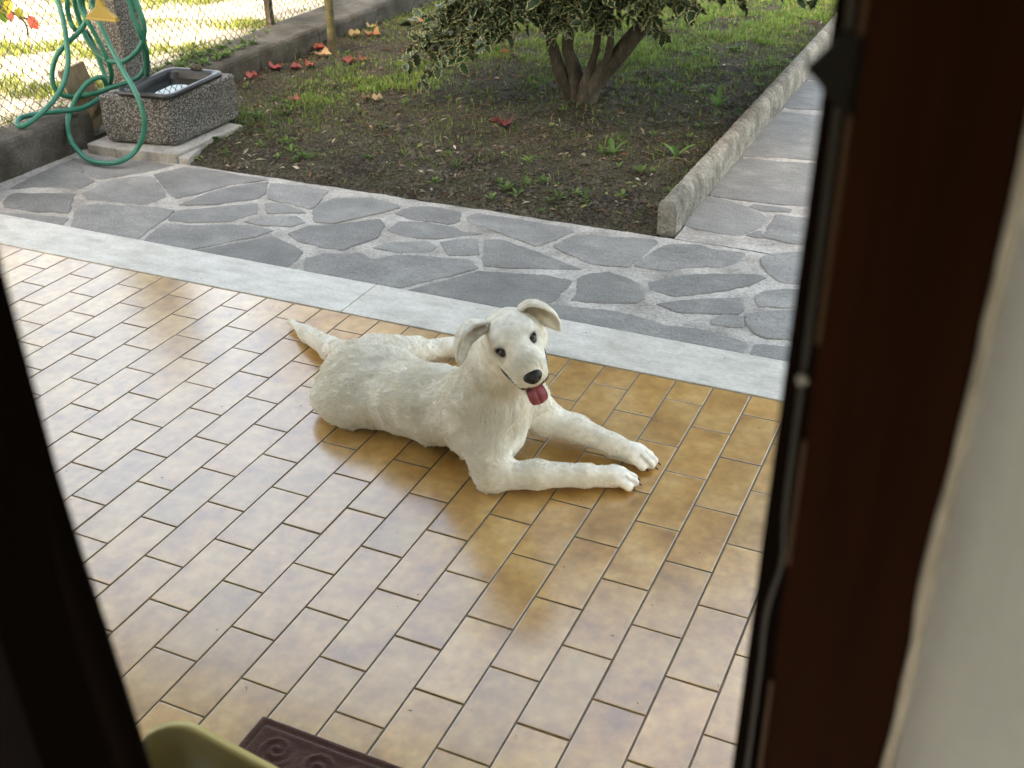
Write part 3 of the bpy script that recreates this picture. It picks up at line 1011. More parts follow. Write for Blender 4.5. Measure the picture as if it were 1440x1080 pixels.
nz_ = thing("hose_nozzle", "yellow fan shaped hose nozzle hanging among the hose loops", "nozzle", (-2.70, 1.97, 0.63))
b = MB()
prof = [(-0.012, 0.84), (-0.013, 0.72), (-0.030, 0.682), (-0.062, 0.657), (-0.096, 0.640), (-0.098, 0.624), (0.088, 0.622), (0.090, 0.640), (0.052, 0.660), (0.026, 0.685), (0.013, 0.72), (0.012, 0.84)]
n = len(prof)
V = [(-2.692 + x, 1.955, z) for x, z in prof] + [(-2.692 + x, 1.979, z) for x, z in prof]
b.add(V, [tuple(range(n)), tuple(range(n, 2 * n))[::-1]] + [(i, n + i, n + (i + 1) % n, (i + 1) % n) for i in range(n)])
bevel(part("fan_head", b, M['yellow'], nz_), 0.006, 3)
b = MB()
b.box((-2.692 - .099, 1.950, 0.618), (-2.692 + .091, 1.984, 0.630))
bevel(part("spray_bar", b, M['yellow'], nz_), 0.004)
b = MB()
b.tube([(-2.692, 1.967, 0.835), (-2.692, 1.967, 0.90), (-2.70, 2.02, 0.95), (-2.72, 2.08, 0.965)], [0.016, 0.014, 0.012, 0.012], 10)
part("handle", b, M['yellow'], nz_, smooth=True)

bt = thing("dustpan", "small blue plastic dustpan on the paving beside the low wall", "dustpan", (-2.83, 1.20, 0))
b = MB()
b.prism([(-2.862, 1.05), (-2.72, 1.05), (-2.80, 1.21), (-2.825, 1.25), (-2.862, 1.25)], 0.003, 0.010)
b.box((-2.862, 1.05, 0.010), (-2.857, 1.25, 0.03))
b.box((-2.857, 1.244, 0.010), (-2.83, 1.25, 0.03))
part("pan", b, M['blue'], bt)
b = MB()
b.tube([(-2.80, 1.05, 0.02), (-2.80, 0.99, 0.03), (-2.80, 0.93, 0.035)], [0.012, 0.010, 0.011], 8)
part("handle", b, M['blue'], bt)

# ------------------------------------------------------------------ grass, weeds, crumbs, litter
def blades(name, xy, z, ln, col, lean=0.35, w=0.0035):
    n = len(xy)
    az = rng.uniform(0, 2 * math.pi, n)
    le = np.abs(rng.normal(lean, 0.25, n))
    fa = az + rng.uniform(-.6, .6, n) + math.pi / 2
    ww = w * rng.uniform(.6, 1.3, n)
    side = np.stack([np.cos(fa), np.sin(fa), np.zeros(n)], 1) * ww[:, None]
    b0 = np.stack([xy[:, 0], xy[:, 1], z], 1)
    dr = np.stack([np.cos(az), np.sin(az), np.zeros(n)], 1)
    up = np.array([0, 0, 1.0])
    p1 = b0 + ln[:, None] * (.5 * up + dr * (le * .25)[:, None])
    p2 = b0 + ln[:, None] * (up * (.95 - .35 * le)[:, None] + dr * (le * .95)[:, None])
    V = np.stack([b0 - side, b0 + side, p1 - side * .8, p1 + side * .8, p2], 1).reshape(-1, 3)
    o = np.arange(n)[:, None] * 5
    F = np.concatenate([o + [0, 1, 3], o + [0, 3, 2], o + [2, 3, 4]], 0)
    me = bpy.data.meshes.new(name)
    me.vertices.add(len(V))
    me.vertices.foreach_set("co", V.astype(np.float32).ravel())
    me.loops.add(F.size)
    me.loops.foreach_set("vertex_index", F.astype(np.int32).ravel())
    me.polygons.add(len(F))
    me.polygons.foreach_set("loop_start", np.arange(0, F.size, 3, dtype=np.int32))
    me.update(calc_edges=True)
    me.materials.append(M['blade'])
    at = me.color_attributes.new("Col", 'FLOAT_COLOR', 'POINT')
    C = np.repeat(np.concatenate([col, np.ones((n, 1))], 1), 5, 0)
    at.data.foreach_set("color", C.astype(np.float32).ravel())
    ob = bpy.data.objects.new(name, me)
    COL.objects.link(ob)
    ob["kind"] = "stuff"
    return ob


def green(n, a=(0.05, 0.105, 0.018), b=(0.17, 0.25, 0.05), dry=0.12):
    t = rng.random(n)[:, None]
    c = np.array(a) * (1 - t) + np.array(b) * t
    d = rng.random(n) < dry
    c[d] = np.array([0.30, 0.24, 0.11]) * rng.uniform(.5, 1.1, (d.sum(), 1))
    return c


def ga(P, x, y, r, s=1.0):
    return s * np.exp(-(((P[:, 0] - x) ** 2 + (P[:, 1] - y) ** 2) / (r * r)))


N = 210000
P = np.stack([rng.uniform(-2.88, 0.14, N), rng.uniform(1.9, 9.5, N)], 1)
dens = 0.032 + ga(P, -2.08, 3.42, .30, .85) + ga(P, -2.15, 2.95, .22, .35) + ga(P, -2.25, 2.55, .3, .12) + ga(P, -2.05, 2.15, .35, .07)
dens += ga(P, -1.0, 4.55, .5, .5) + ga(P, -0.1, 5.0, .7, .32) + ga(P, -.55, 5.8, .7, .5) + ga(P, -1.4, 5.0, .6, .5) + .55 * np.clip((P[:, 1] - 5.2) / 1.2, 0, 1)
dens += ga(P, -2.6, 4.9, .45, .3) + ga(P, -.35, 3.9, .5, .10) + ga(P, -1.8, 4.1, .35, .25)
dens *= 1.35 * np.clip(1.0 + 1.1 * fbm(P, 5, 31), 0, 2.2)
dens *= np.clip((P[:, 1] - 1.95) / .25, 0, 1)
k = rng.random(N) < dens
P = P[k]
lnn = rng.uniform(.014, .058, len(P)) * np.clip(.75 + .4 * fbm(P, 4, 41), .4, 1.4)
gc = green(len(P)) * (1 + .55 * np.clip(ga(P, -2.08, 3.42, .5, 1.2) + np.clip((P[:, 1] - 4.2) / 1.5, 0, 1), 0, 1))[:, None]
blades("garden_grass", P, soil_z(P[:, 0], P[:, 1]) - .003, lnn, gc, w=0.0026)

N = 330000
P = np.stack([rng.uniform(-8.5, -3.22, N), rng.uniform(.2, 9.0, N)], 1)
band = np.sin((P[:, 1] * .85 + (P[:, 0] + 3) * -.30) * 2 * math.pi / .78 + 1.5 * fbm(P, 1.3, 55))
d = np.clip(.15 + .85 * band + .55 * fbm(P, 4, 57), .03, 1)
d = np.maximum(d, (P[:, 0] > FX(P[:, 1]) - .35) * .20)
P = P[(rng.random(N) < d * .55) & (P[:, 0] < FX(P[:, 1]) - .16)]
lnn = rng.uniform(.02, .06, len(P))
blades("lawn_grass", P, np.full(len(P), .015), lnn, green(len(P), (0.06, 0.10, 0.012), (0.20, 0.25, 0.04), .10), w=0.0042)

# weeds: small leafy rosettes along the soil edge and on the wall top
def leaf_quad(b, c, d, ln, w, col, curl=.3):
    s = np.cross(d, [0, 0, 1.0])
    s = s / (np.linalg.norm(s) + 1e-9)
    u = np.cross(s, d)
    pts = []
    for t, ww in ((0, .12), (.3, .8), (.6, 1.0), (.85, .6), (1, .05)):
        q = c + d * ln * t + u * (curl * ln * (t - t * t * 1.25))
        pts.append((q - s * w * ww + u * w * ww * .35, q, q + s * w * ww + u * w * ww * .35))
    V = [p for r in pts for p in r]
    F = []
    for i in range(4):
        for j in (0, 1):
            F.append((3 * i + j, 3 * i + j + 1, 3 * i + 4 + j, 3 * i + 3 + j))
    b.add(V, F, 0, col)


b = MB()
spots = []
while len(spots) < 150:
    x, y = rng.uniform(-2.85, .1), rng.uniform(1.9, 5.0)
    q = np.array([[x, y]])
    pr = .06 + ga(q, -2.15, 2.05, .3, .9)[0] + ga(q, -2.3, 2.5, .35, .7)[0] + ga(q, -.35, 2.0, .5, .35)[0] + ga(q, -.1, 3.2, .6, .35)[0] + ga(q, -.8, 2.1, .3, .2)[0] + ga(q, -.05, 4.6, .8, .3)[0]
    if rng.random() < pr:
        spots.append((x, y, float(soil_z(np.array(x), np.array(y))), rng.uniform(.5, 1.15)))
for _ in range(80):                                          # ivy and weeds on top of the wall
    y = rng.normal(3.05, .3)
    spots.append((rng.uniform(-3.18, -2.93), y, .152, rng.uniform(.6, 1.2)))
for _ in range(40):
    spots.append((rng.uniform(-3.25, -3.0), rng.uniform(.8, 5), .12, rng.uniform(.5, 1.0)))
for x, y, z, s in spots:
    a0 = rng.uniform(0, 6.28)
    n = rng.integers(4, 9)
    base = green(1, (.05, .10, .02), (.14, .22, .06), 0)[0]
    for k in range(n):
        a = a0 + 2.4 * k
        e = rng.uniform(.25, 1.0)
        d = np.array([math.cos(a) * math.cos(e), math.sin(a) * math.cos(e), math.sin(e)])
        leaf_quad(b, np.array([x, y, z]) + d * .006, d, s * rng.uniform(.025, .05), s * rng.uniform(.005, .010), tuple(base * rng.uniform(.7, 1.25)))
part("weeds", b, M['blade'], None, kind="stuff")

# two broad weeds that stand out beside the kerb
for (x, y, s, lab) in ((-.06, 3.62, 1.25, "broad leaved green weed beside the kerb, the farther and larger one"), (-.02, 2.72, 1.0, "slim upright green weed beside the kerb, nearer the paving"), (-.30, 2.62, .9, "pale green weed with one long leaf on bare soil, left of the kerb weeds")):
    b = MB()
    z = float(soil_z(np.array(x), np.array(y)))
    for k in range(5):
        a = 2.4 * k + x * 9
        e = rng.uniform(.45, 1.1)
        d = np.array([math.cos(a) * math.cos(e), math.sin(a) * math.cos(e), math.sin(e)])
        leaf_quad(b, np.array([x, y, z - .003]), d, s * rng.uniform(.06, .12), s * rng.uniform(.009, .015), tuple(np.array([.10, .19, .05]) * rng.uniform(.8, 1.5)))
    tag(part("weed", b, M['blade'], None, smooth=True), lab, "weed", "weeds beside the kerb")

b = MB()
OV = np.array([(1, 0, 0), (-1, 0, 0), (0, 1, 0), (0, -1, 0), (0, 0, 1), (0, 0, -1)], float)
OF = [(0, 2, 4), (2, 1, 4), (1, 3, 4), (3, 0, 4), (2, 0, 5), (1, 2, 5), (3, 1, 5), (0, 3, 5)]
for _ in range(15000):
    x, y = rng.uniform(-2.86, .14), 1.86 + 4.2 * rng.random() ** 1.5
    s = min(.020, .0035 + rng.exponential(.0042))
    z = float(0)
    v = OV * s * rng.uniform(.6, 1.3, (6, 1)) * np.array([1, 1, .7])
    a = rng.uniform(0, 6.28)
    c_, s_ = math.cos(a), math.sin(a)
    v = v @ np.array([[c_, -s_, 0], [s_, c_, 0], [0, 0, 1]])
    b.add(v + [x, y, 0], OF)
cv = np.array(b.v)
gid = np.repeat(np.arange(len(cv) // 6), 6)
ctr = cv.reshape(-1, 6, 3).mean(1)
cv[:, 2] += (soil_z(ctr[:, 0], ctr[:, 1]) + .001)[gid]
b.v = [tuple(q) for q in cv]
part("soil_crumbs", b, M['crumb'], None, kind="stuff")

b = MB()
for _ in range(1900):
    x, y = rng.uniform(-2.86, .14), 1.88 + 4.0 * rng.random() ** 1.3
    z = float(soil_z(np.array(x), np.array(y))) + .004
    ln, w = rng.uniform(.008, .032), rng.uniform(.0012, .006)
    a, t = rng.uniform(0, 6.28), rng.normal(0, .3)
    d = np.array([math.cos(a), math.sin(a), t])
    s = np.array([-math.sin(a), math.cos(a), rng.normal(0, .5)]) * w
    c = np.array([x, y, z])
    col = [(.30, .24, .16), (.16, .11, .07), (.42, .38, .30), (.09, .06, .04), (.22, .10, .05), (.20, .21, .08)][rng.integers(0, 6)]
    m_ = c + np.array([0, 0, ln * .22])
    b.add([c - d * ln, m_ - s, c + d * ln, m_ + s], [(0, 1, 2), (0, 2, 3)], 0, tuple(np.array(col) * rng.uniform(.6, 1.1)))
for _ in range(170):                                          # specks on the paving and tiles
    x, y = rng.uniform(-2.4, 1.1), rng.uniform(-.9, 1.8)
    a, ln = rng.uniform(0, 6.28), rng.uniform(.002, .007)
    d, s = np.array([math.cos(a), math.sin(a), 0]) * ln, np.array([-math.sin(a), math.cos(a), 0]) * .0011
    c = np.array([x, y, .0034])
    b.add([c - d, c - s, c + d, c + s + [0, 0, .001]], [(0, 1, 2), (0, 2, 3)], 0, (.05, .04, .03))
part("dry_litter", b, M['litter'], None, kind="stuff")

# ------------------------------------------------------------------ fallen autumn leaves, one thing each
def fallen_leaf(x, y, size, col, col2, curl, a, label, z=None):
    z0 = (float(soil_z(np.array(x), np.array(y))) + .004) if z is None else z
    n = 22
    R = []
    for k in range(n):
        t = 2 * math.pi * k / n
        lob = .62 + .30 * abs(math.cos(2.5 * (t - math.pi / 2))) ** 1.3 + .05 * math.sin(9 * t + a * 3)
        R.append(size * lob)
    V, C = [(0, 0, .0)], [col2]
    for f in (.35, .7, 1.0):
        for k in range(n):
            t = 2 * math.pi * k / n
            px_, py_ = f * R[k] * math.cos(t), f * R[k] * math.sin(t) * 1.05
            q = curl * ((px_ / size) ** 2 * size * .75 + .3 * size * abs(py_ / size) ** 3) + .12 * size * math.sin(3 * t + a) * f * f + .10 * size * math.sin(5 * t + 2 * a) * f ** 3
            V.append((px_ * (1 - .35 * curl * f), py_ * (1 - .15 * curl * f), max(q, -.004) + .002))
            m_ = rng.random() * .5 + (.3 if f == 1 else 0)
            C.append(tuple(np.array(col) * (1 - m_) + np.array(col2) * m_))
    F = [(0, 1 + k, 1 + (k + 1) % n) for k in range(n)]
    for r in range(2):
        F += [(1 + r * n + k, 1 + (r + 1) * n + k, 1 + (r + 1) * n + (k + 1) % n, 1 + r * n + (k + 1) % n) for k in range(n)]
    b = MB()
    c, s = math.cos(a), math.sin(a)
    tl = .25 * curl
    for v, cc in zip(V, C):
        b.v.append((x + c * v[0] - s * v[1], y + s * v[0] + c * v[1], z0 + v[2] + tl * (v[0] + size) * .35))
        b.c.append(cc)
    b.f = F
    b.m = [0] * len(F)
    tag(part("fallen_leaf", b, M['leaf'], None, smooth=True), label, "leaf", "fallen autumn leaves on the soil")


red, dred, org, tan, pink, yel, brn = (.27, .035, .028), (.10, .014, .013), (.36, .115, .04), (.34, .235, .13), (.36, .085, .075), (.38, .31, .12), (.14, .06, .032)
for args in [(-.975, 2.857, .066, dred, red, .9, .4, "dark red crumpled leaf alone on bare soil below the holly trunk"),
             (-1.035, 2.845, .036, dred, (.10, .012, .012), .9, 2.0, "small dark red leaf scrap touching the left side of the lone red leaf"),
             (-2.283, 2.867, .052, (.26, .06, .06), pink, .9, 1.2, "dull pinkish red folded leaf in thin grass right of the trough"),
             (-1.925, 3.05, .048, brn, tan, 1.0, .2, "brown half of a curled leaf in front of the green grass patch"),
             (-1.865, 3.07, .05, tan, (.6, .5, .36), 1.0, 2.6, "pale tan curled leaf in front of the green grass patch"),
             (-1.862, 3.712, .068, org, tan, 1.0, .9, "orange brown curled leaf under the low holly sprays"),
             (-2.786, 3.413, .07, pink, red, .8, .5, "bright pink red leaf lying left of its neighbours before the low wall"),
             (-2.69, 3.47, .055, dred, pink, .8, 1.9, "dark red leaf overlapped by an orange one before the low wall"),
             (-2.61, 3.52, .055, org, red, .9, .1, "vivid orange red leaf on the right of a dark red leaf"),
             (-2.83, 3.95, .06, red, org, .8, 2.2, "red orange leaf at the foot of the low wall left of the slim trunk"),
             (-2.92 + .04, 4.12, .06, brn, org, .8, .7, "brown leaf against the low wall behind the slim trunk"),
             (-2.70, 3.80, .075, tan, (.55, .36, .2), .9, 1.4, "large tan leaf lying just left of the slim trunk foot"),
             (-2.45, 3.72, .062, pink, dred, .8, 2.9, "pinkish red leaf right of the slim trunk in the grass"),
             (-2.40, 3.80, .05, red, org, .8, .3, "small red leaf behind the pinkish one right of the slim trunk"),
             (-2.70, 4.42, .085, org, tan, .9, 1.1, "big orange tan leaf behind the slim trunk by the wall"),
             (-2.79, 4.33, .07, tan, yel, .9, 2.4, "yellowish tan leaf heaped left of the big orange tan leaf"),
             (-2.80, 4.58, .06, yel, tan, .8, .6, "pale yellow leaf farthest up the wall from the slim trunk"),
             (-2.62, 4.90, .065, org, yel, .8, 1.8, "orange leaf far back where the wall meets the holly"),
             (-2.78, 3.16, .06, pink, brn, .9, 2.7, "faded pink leaf at the wall foot just behind the trough"),
             (-2.05, 4.05, .05, (.35, .15, .10), tan, .9, .9, "small rusty leaf half hidden below the holly sprays"),
             (-1.62, 4.25, .05, brn, org, .9, 2.2, "small brown leaf in the grass left of the holly trunk")]:
    fallen_leaf(*args)

# ------------------------------------------------------------------ holly
def holly_leaf_mesh(seed, lite=False):
    r = np.random.default_rng(seed)
    sp = 3
    side = [(0.0, 0.0)]
    xs_ = [.10, .22, .33, .46, .57, .70, .80]
    ys_ = [.20, .30, .21, .34, .22, .27, .13]
    right = [(x, y * r.uniform(.85, 1.15)) for x, y in zip(xs_, ys_)]
    left = [(x, -y * r.uniform(.85, 1.15)) for x, y in zip(xs_, ys_)]
    outl = side + right + [(1.0, 0)] + left[::-1]
    if lite:
        outl = [outl[i] for i in (0, 2, 4, 8, 12, 14)]
    n = len(outl)
    fold, bend = r.uniform(.25, .55), r.uniform(-.1, .35)

    def lift(x, y, spine):
        return fold * abs(y) - bend * x * x + (spine * .05)
    V, F, mi = [], [], []
    for q, s in ((outl, 1), ([(.5 + (x - .5) * .89, y * .80) for x, y in outl], 0)):
        for i, (x, y) in enumerate(q):
            V.append((x, y, lift(x, y, s * (1 if i % 2 == 0 else -1))))
    for i in range(n):
        F.append((i, (i + 1) % n, n + (i + 1) % n, n + i))
        mi.append(1)
    half = n // 2
    a, b_ = n, n + half
    mids = [(.5 + (x - .5) * .89, 0, -bend * x * x) for x in (.3, .65)]
    V += mids
    m0, m1 = 2 * n, 2 * n + 1
    rt = [n + i for i in range(0, half + 1)]
    lt = [n + i % n for i in range(half, n + 1)]
    q3 = len(rt) // 2
    for arr in (rt, lt[::-1]):
        f1 = (arr[:q3 + 1] + [m0]) if arr is rt else (arr[:q3 + 1] + [m0])[::-1]
        f2 = (arr[q3:] + [m1, m0]) if arr is rt else (arr[q3:] + [m1, m0])[::-1]
        F += [tuple(f1), tuple(f2)]
        mi += [0, 0]
    return V, F, mi


LEAVES = [holly_leaf_mesh(s) for s in range(5)]
LITE = [holly_leaf_mesh(s, True) for s in range(5)]
holly = thing("holly_tree", "variegated holly tree with several stems and cream edged spiny leaves", "tree", (-.73, 3.34, .04))
tb = MB()
b0 = np.array([-.73, 3.34, -.02])
stems = [([(-.76, 3.36, -.03), (-.80, 3.34, .10), (-.865, 3.32, .22), (-.92, 3.30, .42), (-.96, 3.28, .62), (-1.02, 3.22, 1.0), (-1.15, 3.2, 1.5)], [.062, .048, .034, .026, .024, .02, .014]),
         ([(-.74, 3.33, -.03), (-.755, 3.33, .10), (-.775, 3.33, .2), (-.83, 3.35, .34), (-.82, 3.40, .55), (-.72, 3.5, 1.0), (-.65, 3.6, 1.7)], [.075, .055, .044, .032, .028, .022, .014]),
         ([(-.72, 3.31, -.03), (-.70, 3.31, .10), (-.645, 3.31, .2), (-.53, 3.34, .34), (-.43, 3.36, .48), (-.34, 3.4, .66), (-.2, 3.5, 1.0), (0, 3.5, 1.5)], [.075, .058, .050, .045, .042, .036, .026, .014]),
         ([(-.71, 3.30, 0.0), (-.715, 3.29, .12), (-.69, 3.29, .22), (-.655, 3.30, .34), (-.64, 3.32, .5), (-.6, 3.3, .9)], [.045, .034, .026, .02, .018, .012]),
         ([(-.66, 3.30, .2), (-.60, 3.29, .28), (-.57, 3.28, .4), (-.56, 3.25, .62)], [.02, .019, .017, .012])]
for pts, r in stems:
    q = catmull(pts, 5)
    rr = np.interp(np.linspace(0, 1, len(q)), np.linspace(0, 1, len(r)), r)
    q[:, :2] += .004 * fbm(q, 25, 3)[:, None]
    rr = rr * (1 + .10 * fbm(q, 18, 9))
    tb.tube(q, rr, 12)
# a knot low on the stem, facing the porch
part("trunk", tb, M['bark'], holly, smooth=True)
kb = MB()
q = catmull([(-.715, 3.36, .02), (-.705, 3.27, .065), (-.70, 3.245, .07), (-.70, 3.238, .07)], 4)
kb.tube(q, np.interp(np.linspace(0, 1, len(q)), [0, .6, .9, 1], [.04, .036, .026, .004]), 12)
part("knot", kb, M['bark'], holly, smooth=True)

twigs = []
CC, CR = np.array([-.50, 3.50, 1.75]), np.array([1.60, 1.35, 1.38])
k = 0
while k < 1500:
    d = rng.normal(size=3)
    d /= np.linalg.norm(d)
    f = rng.uniform(.55, 1.0) ** .6
    e = CC + d * CR * f
    if fbm(e[None], 1.8, 77)[0] < -.75:
        continue
    if e[2] < .62 + .10 * vnoise(e[None], 2.0, 5)[0] and e[1] < 4.0:
        continue
    st = CC + d * CR * f * .72 + rng.normal(0, .05, 3) + np.array([0, 0, .08])
    twigs.append((st, e, 13))
    k += 1
# sprays that hang into view under the crown
low = [(-1.05, 3.3, .75, -1.30, 3.08, .33), (-1.1, 3.3, .72, -1.42, 3.15, .40), (-1.3, 3.4, .62, -1.58, 3.12, .27), (-1.3, 3.4, .60, -1.72, 3.22, .30), (-1.2, 3.3, .66, -1.30, 3.02, .30),
       (-1.3, 3.5, .62, -1.82, 3.4, .36), (-1.45, 3.35, .5, -1.66, 3.05, .25), (-1.25, 3.3, .55, -1.46, 3.02, .27),
       (-.9, 3.3, .85, -1.08, 3.02, .50), (-.9, 3.2, .85, -.98, 2.98, .47), (-.8, 3.3, .85, -.86, 3.05, .45), (-.75, 3.2, .8, -.70, 2.98, .42), (-.7, 3.2, .85, -.60, 3.05, .47),
       (-.55, 3.3, .85, -.50, 3.05, .43), (-.5, 3.3, .8, -.40, 3.10, .48), (-.4, 3.3, .8, -.30, 3.12, .50), (-.3, 3.3, .8, -.18, 3.2, .55), (-.2, 3.3, .85, -.02, 3.25, .60),
       (-1.2, 3.5, .8, -1.2, 3.2, .52), (-1.0, 3.4, .75, -1.22, 3.1, .47), (-.9, 3.4, .75, -.95, 3.1, .42), (-1.4, 3.5, .65, -1.55, 3.3, .43), (-.62, 3.2, .75, -.66, 2.95, .50), (-.35, 3.3, .9, -.22, 3.0, .62), (-.8, 3.2, .7, -.76, 3.02, .38), (-1.1, 3.25, .6, -1.15, 3.0, .40), (-.1, 3.4, .8, .05, 3.3, .66)]
for (a, b_, c, d, e, f) in low:
    if d > -1.15:
        f += .085
    twigs.append((np.array([a, b_, c]), np.array([d, e, f]), 15))
    for _ in range(2):
        j = rng.normal(0, .06, 3)
        twigs.append((np.array([a, b_, c]) + j, np.array([d, e, f]) + j * 1.2 + [0, .10, .05], 13))
for _ in range(36):                                           # fill the dense middle above the stems
    x, y = rng.uniform(-1.35, -.1), rng.uniform(3.0, 3.9)
    z = rng.uniform(.72, 1.0)
    twigs.append((np.array([x, y, z + .3]), np.array([x + rng.normal(0, .12), y - .1, z - .02]), 13))
limb = MB()
for a, e in [((-1.0, 3.22, .95), (-1.6, 3.0, 1.6)), ((-.92, 3.3, .42), (-1.45, 3.2, .62)), ((-.2, 3.5, 1.0), (.5, 3.3, 1.6)), ((-.72, 3.5, 1.0), (-.9, 4.2, 1.8)), ((-.6, 3.3, .9), (-.5, 2.6, 1.6)), ((-.65, 3.6, 1.6), (-.5, 3.5, 2.6)), ((-1.15, 3.2, 1.5), (-1.3, 3.3, 2.4)), ((0, 3.5, 1.5), (.3, 3.7, 2.4)), ((-.95, 3.3, .55), (-1.25, 3.35, .6)), ((-.34, 3.4, .66), (0, 3.3, .85))]:
    a, e = np.array(a), np.array(e)
    m_ = (a + e) / 2 + rng.normal(0, .06, 3)
    limb.tube(catmull([a, m_, e], 6), np.linspace(.017, .006, 13), 7)
for st, e, n in twigs:
    limb.tube([st, (st + e) / 2 + rng.normal(0, .015, 3), e], [.005, .0035, .0018], 5, False)
part("limbs", limb, M['bark'], holly, smooth=True)
LP, LR = [], []
for st, e, n in twigs:
    ax_ = (e - st)
    L_ = np.linalg.norm(ax_)
    ax_ /= L_
    for k in range(n):
        t = .25 + .8 * (k + rng.random()) / n
        pos = st + ax_ * L_ * min(t, 1)
        rd = rng.normal(size=3)
        rd -= ax_ * (rd @ ax_)
        rd /= np.linalg.norm(rd)
        d = ax_ * rng.uniform(.1, .8) + rd * rng.uniform(.7, 1) + np.array([0, 0, rng.uniform(-.5, .1)])
        d /= np.linalg.norm(d)
        up = np.array([0, 0, 1.0]) + rng.normal(0, .45, 3)
        sde = np.cross(up, d)
        sde /= np.linalg.norm(sde)
        LP.append(pos)
        LR.append((d, sde, np.cross(d, sde), rng.uniform(.055, .095)))
LP = np.array(LP)
lp = project(LP)
inview = (lp[:, 2] > 0) & (lp[:, 0] > 300) & (lp[:, 0] < 1180) & (lp[:, 1] > -22) & (lp[:, 1] < 400)
idx = np.argsort(np.where(inview, lp[:, 2], 99))[:min(300, int(inview.sum()))]
idx = set(idx.tolist())
lm = []
for V, F, mi in LEAVES:
    b = MB()
    b.add(V, F)
    b.m = mi
    lm.append(mesh_data("leaf", b, [M['holly'], M['holly_edge']], smooth=False))
bulk = MB()
hl = np.array(holly.location)
for i, (pos, (d, sde, u_, s)) in enumerate(zip(LP, LR)):
    if i in idx:
        o = bpy.data.objects.new("leaf", lm[i % 5])
        COL.objects.link(o)
        o.parent = holly
        mw = Matrix(((d[0] * s, sde[0] * s, u_[0] * s, pos[0] - hl[0]), (d[1] * s, sde[1] * s, u_[1] * s, pos[1] - hl[1]), (d[2] * s, sde[2] * s, u_[2] * s, pos[2] - hl[2]), (0, 0, 0, 1)))
        o.matrix_basis = mw
    else:
        V, F, mi = (LEAVES if inview[i] else LITE)[i % 5]
        V = np.array(V) * s * (1 if inview[i] else 1.2)
        o_ = len(bulk.v)
        W = pos + V[:, :1] * d + V[:, 1:2] * sde + V[:, 2:3] * u_
        bulk.v.extend(map(tuple, W))
        bulk.f.extend(tuple(o_ + j for j in f) for f in F)
        bulk.m.extend(mi)
part("crown", bulk, [M['holly'], M['holly_edge']], holly, kind="stuff")

# ------------------------------------------------------------------ slim lichen covered tree by the wall, and the shrub beyond the fence
def simple_leaf(b, pos, d, up, s, col, w=.5):
    sde = np.cross(up, d)
    sde /= np.linalg.norm(sde) + 1e-9
    u_ = np.cross(d, sde)
    V = [pos, pos + d * s * .3 + sde * s * w * .38 + u_ * s * .08, pos + d * s * .65 + sde * s * w * .42 + u_ * s * .06, pos + d * s - u_ * s * .1,
         pos + d * s * .65 - sde * s * w * .42 + u_ * s * .06, pos + d * s * .3 - sde * s * w * .38 + u_ * s * .08, pos + d * s * .5]
    b.add(V, [(0, 1, 6), (1, 2, 6), (2, 3, 6), (3, 4, 6), (4, 5, 6), (5, 0, 6)], 0, col)


slim = thing("slim_tree", "slim tree trunk with yellow lichen growing beside the low wall", "tree", (-2.70, 3.92, 0))
b = MB()
q = catmull([(-2.70, 3.92, -.05), (-2.703, 3.925, .15), (-2.715, 3.94, .4), (-2.74, 3.95, .8), (-2.78, 3.98, 1.3), (-2.80, 4.0, 1.9)], 8)
b.tube(q, np.interp(np.linspace(0, 1, len(q)), [0, .1, 1], [.036, .030, .020]) * (1 + .06 * fbm(q, 12, 2)), 12)
for k in range(12):
    a = 2.4 * k
    s = q[24 + k]
    b.tube([s, s + [.22 * math.cos(a), .22 * math.sin(a), .16], s + [.45 * math.cos(a), .45 * math.sin(a), .42]], [.011, .008, .003], 6)
part("trunk", b, M['lichen_bark'], slim, smooth=True)
b = MB()
for _ in range(1500):
    d = rng.normal(size=3)
    d /= np.linalg.norm(d)
    c = np.array([-2.85, 4.05, 1.95]) + d * np.array([.75, .7, .65]) * rng.random() ** .4
    dd = rng.normal(size=3)
    dd[2] -= .5
    dd /= np.linalg.norm(dd)
    col = [(.30, .10, .03), (.20, .16, .03), (.34, .20, .05), (.10, .14, .03), (.28, .05, .03)][rng.integers(0, 5)]
    simple_leaf(b, c, dd, rng.normal(size=3) + [0, 0, 1], rng.uniform(.07, .12), col)
part("crown", b, M['leaf'], slim, kind="stuff")

shrub = thing("leafy_shrub", "shrub with green and reddening leaves hanging over behind the fence", "shrub", (-3.75, 1.75, 0))
b = MB()
b.tube(catmull([(-3.85, 1.75, -.05), (-3.84, 1.78, .3), (-3.78, 1.82, .55), (-3.6, 1.86, .72), (-3.42, 1.90, .68), (-3.30, 1.92, .64), (-3.21, 1.93, .615), (-3.13, 1.94, .585)], 6), np.linspace(.022, .005, 43), 8)
b.tube(catmull([(-3.21, 1.93, .615), (-3.17, 1.93, .57), (-3.175, 1.93, .51)], 4), [.005] * 8 + [.003], 6)
b.tube(catmull([(-3.36, 1.91, .66), (-3.28, 1.9, .66), (-3.22, 1.9, .70)], 4), [.005] * 8 + [.003], 6)
b.tube(catmull([(-3.84, 1.78, .3), (-3.9, 1.7, .7), (-3.8, 1.5, 1.0)], 6), np.linspace(.015, .005, 13), 6)
b.tube(catmull([(-3.6, 1.86, .72), (-3.5, 1.7, .65), (-3.38, 1.62, .55)], 6), np.linspace(.009, .003, 13), 6)
part("branches", b, M['bark'], shrub, smooth=True)
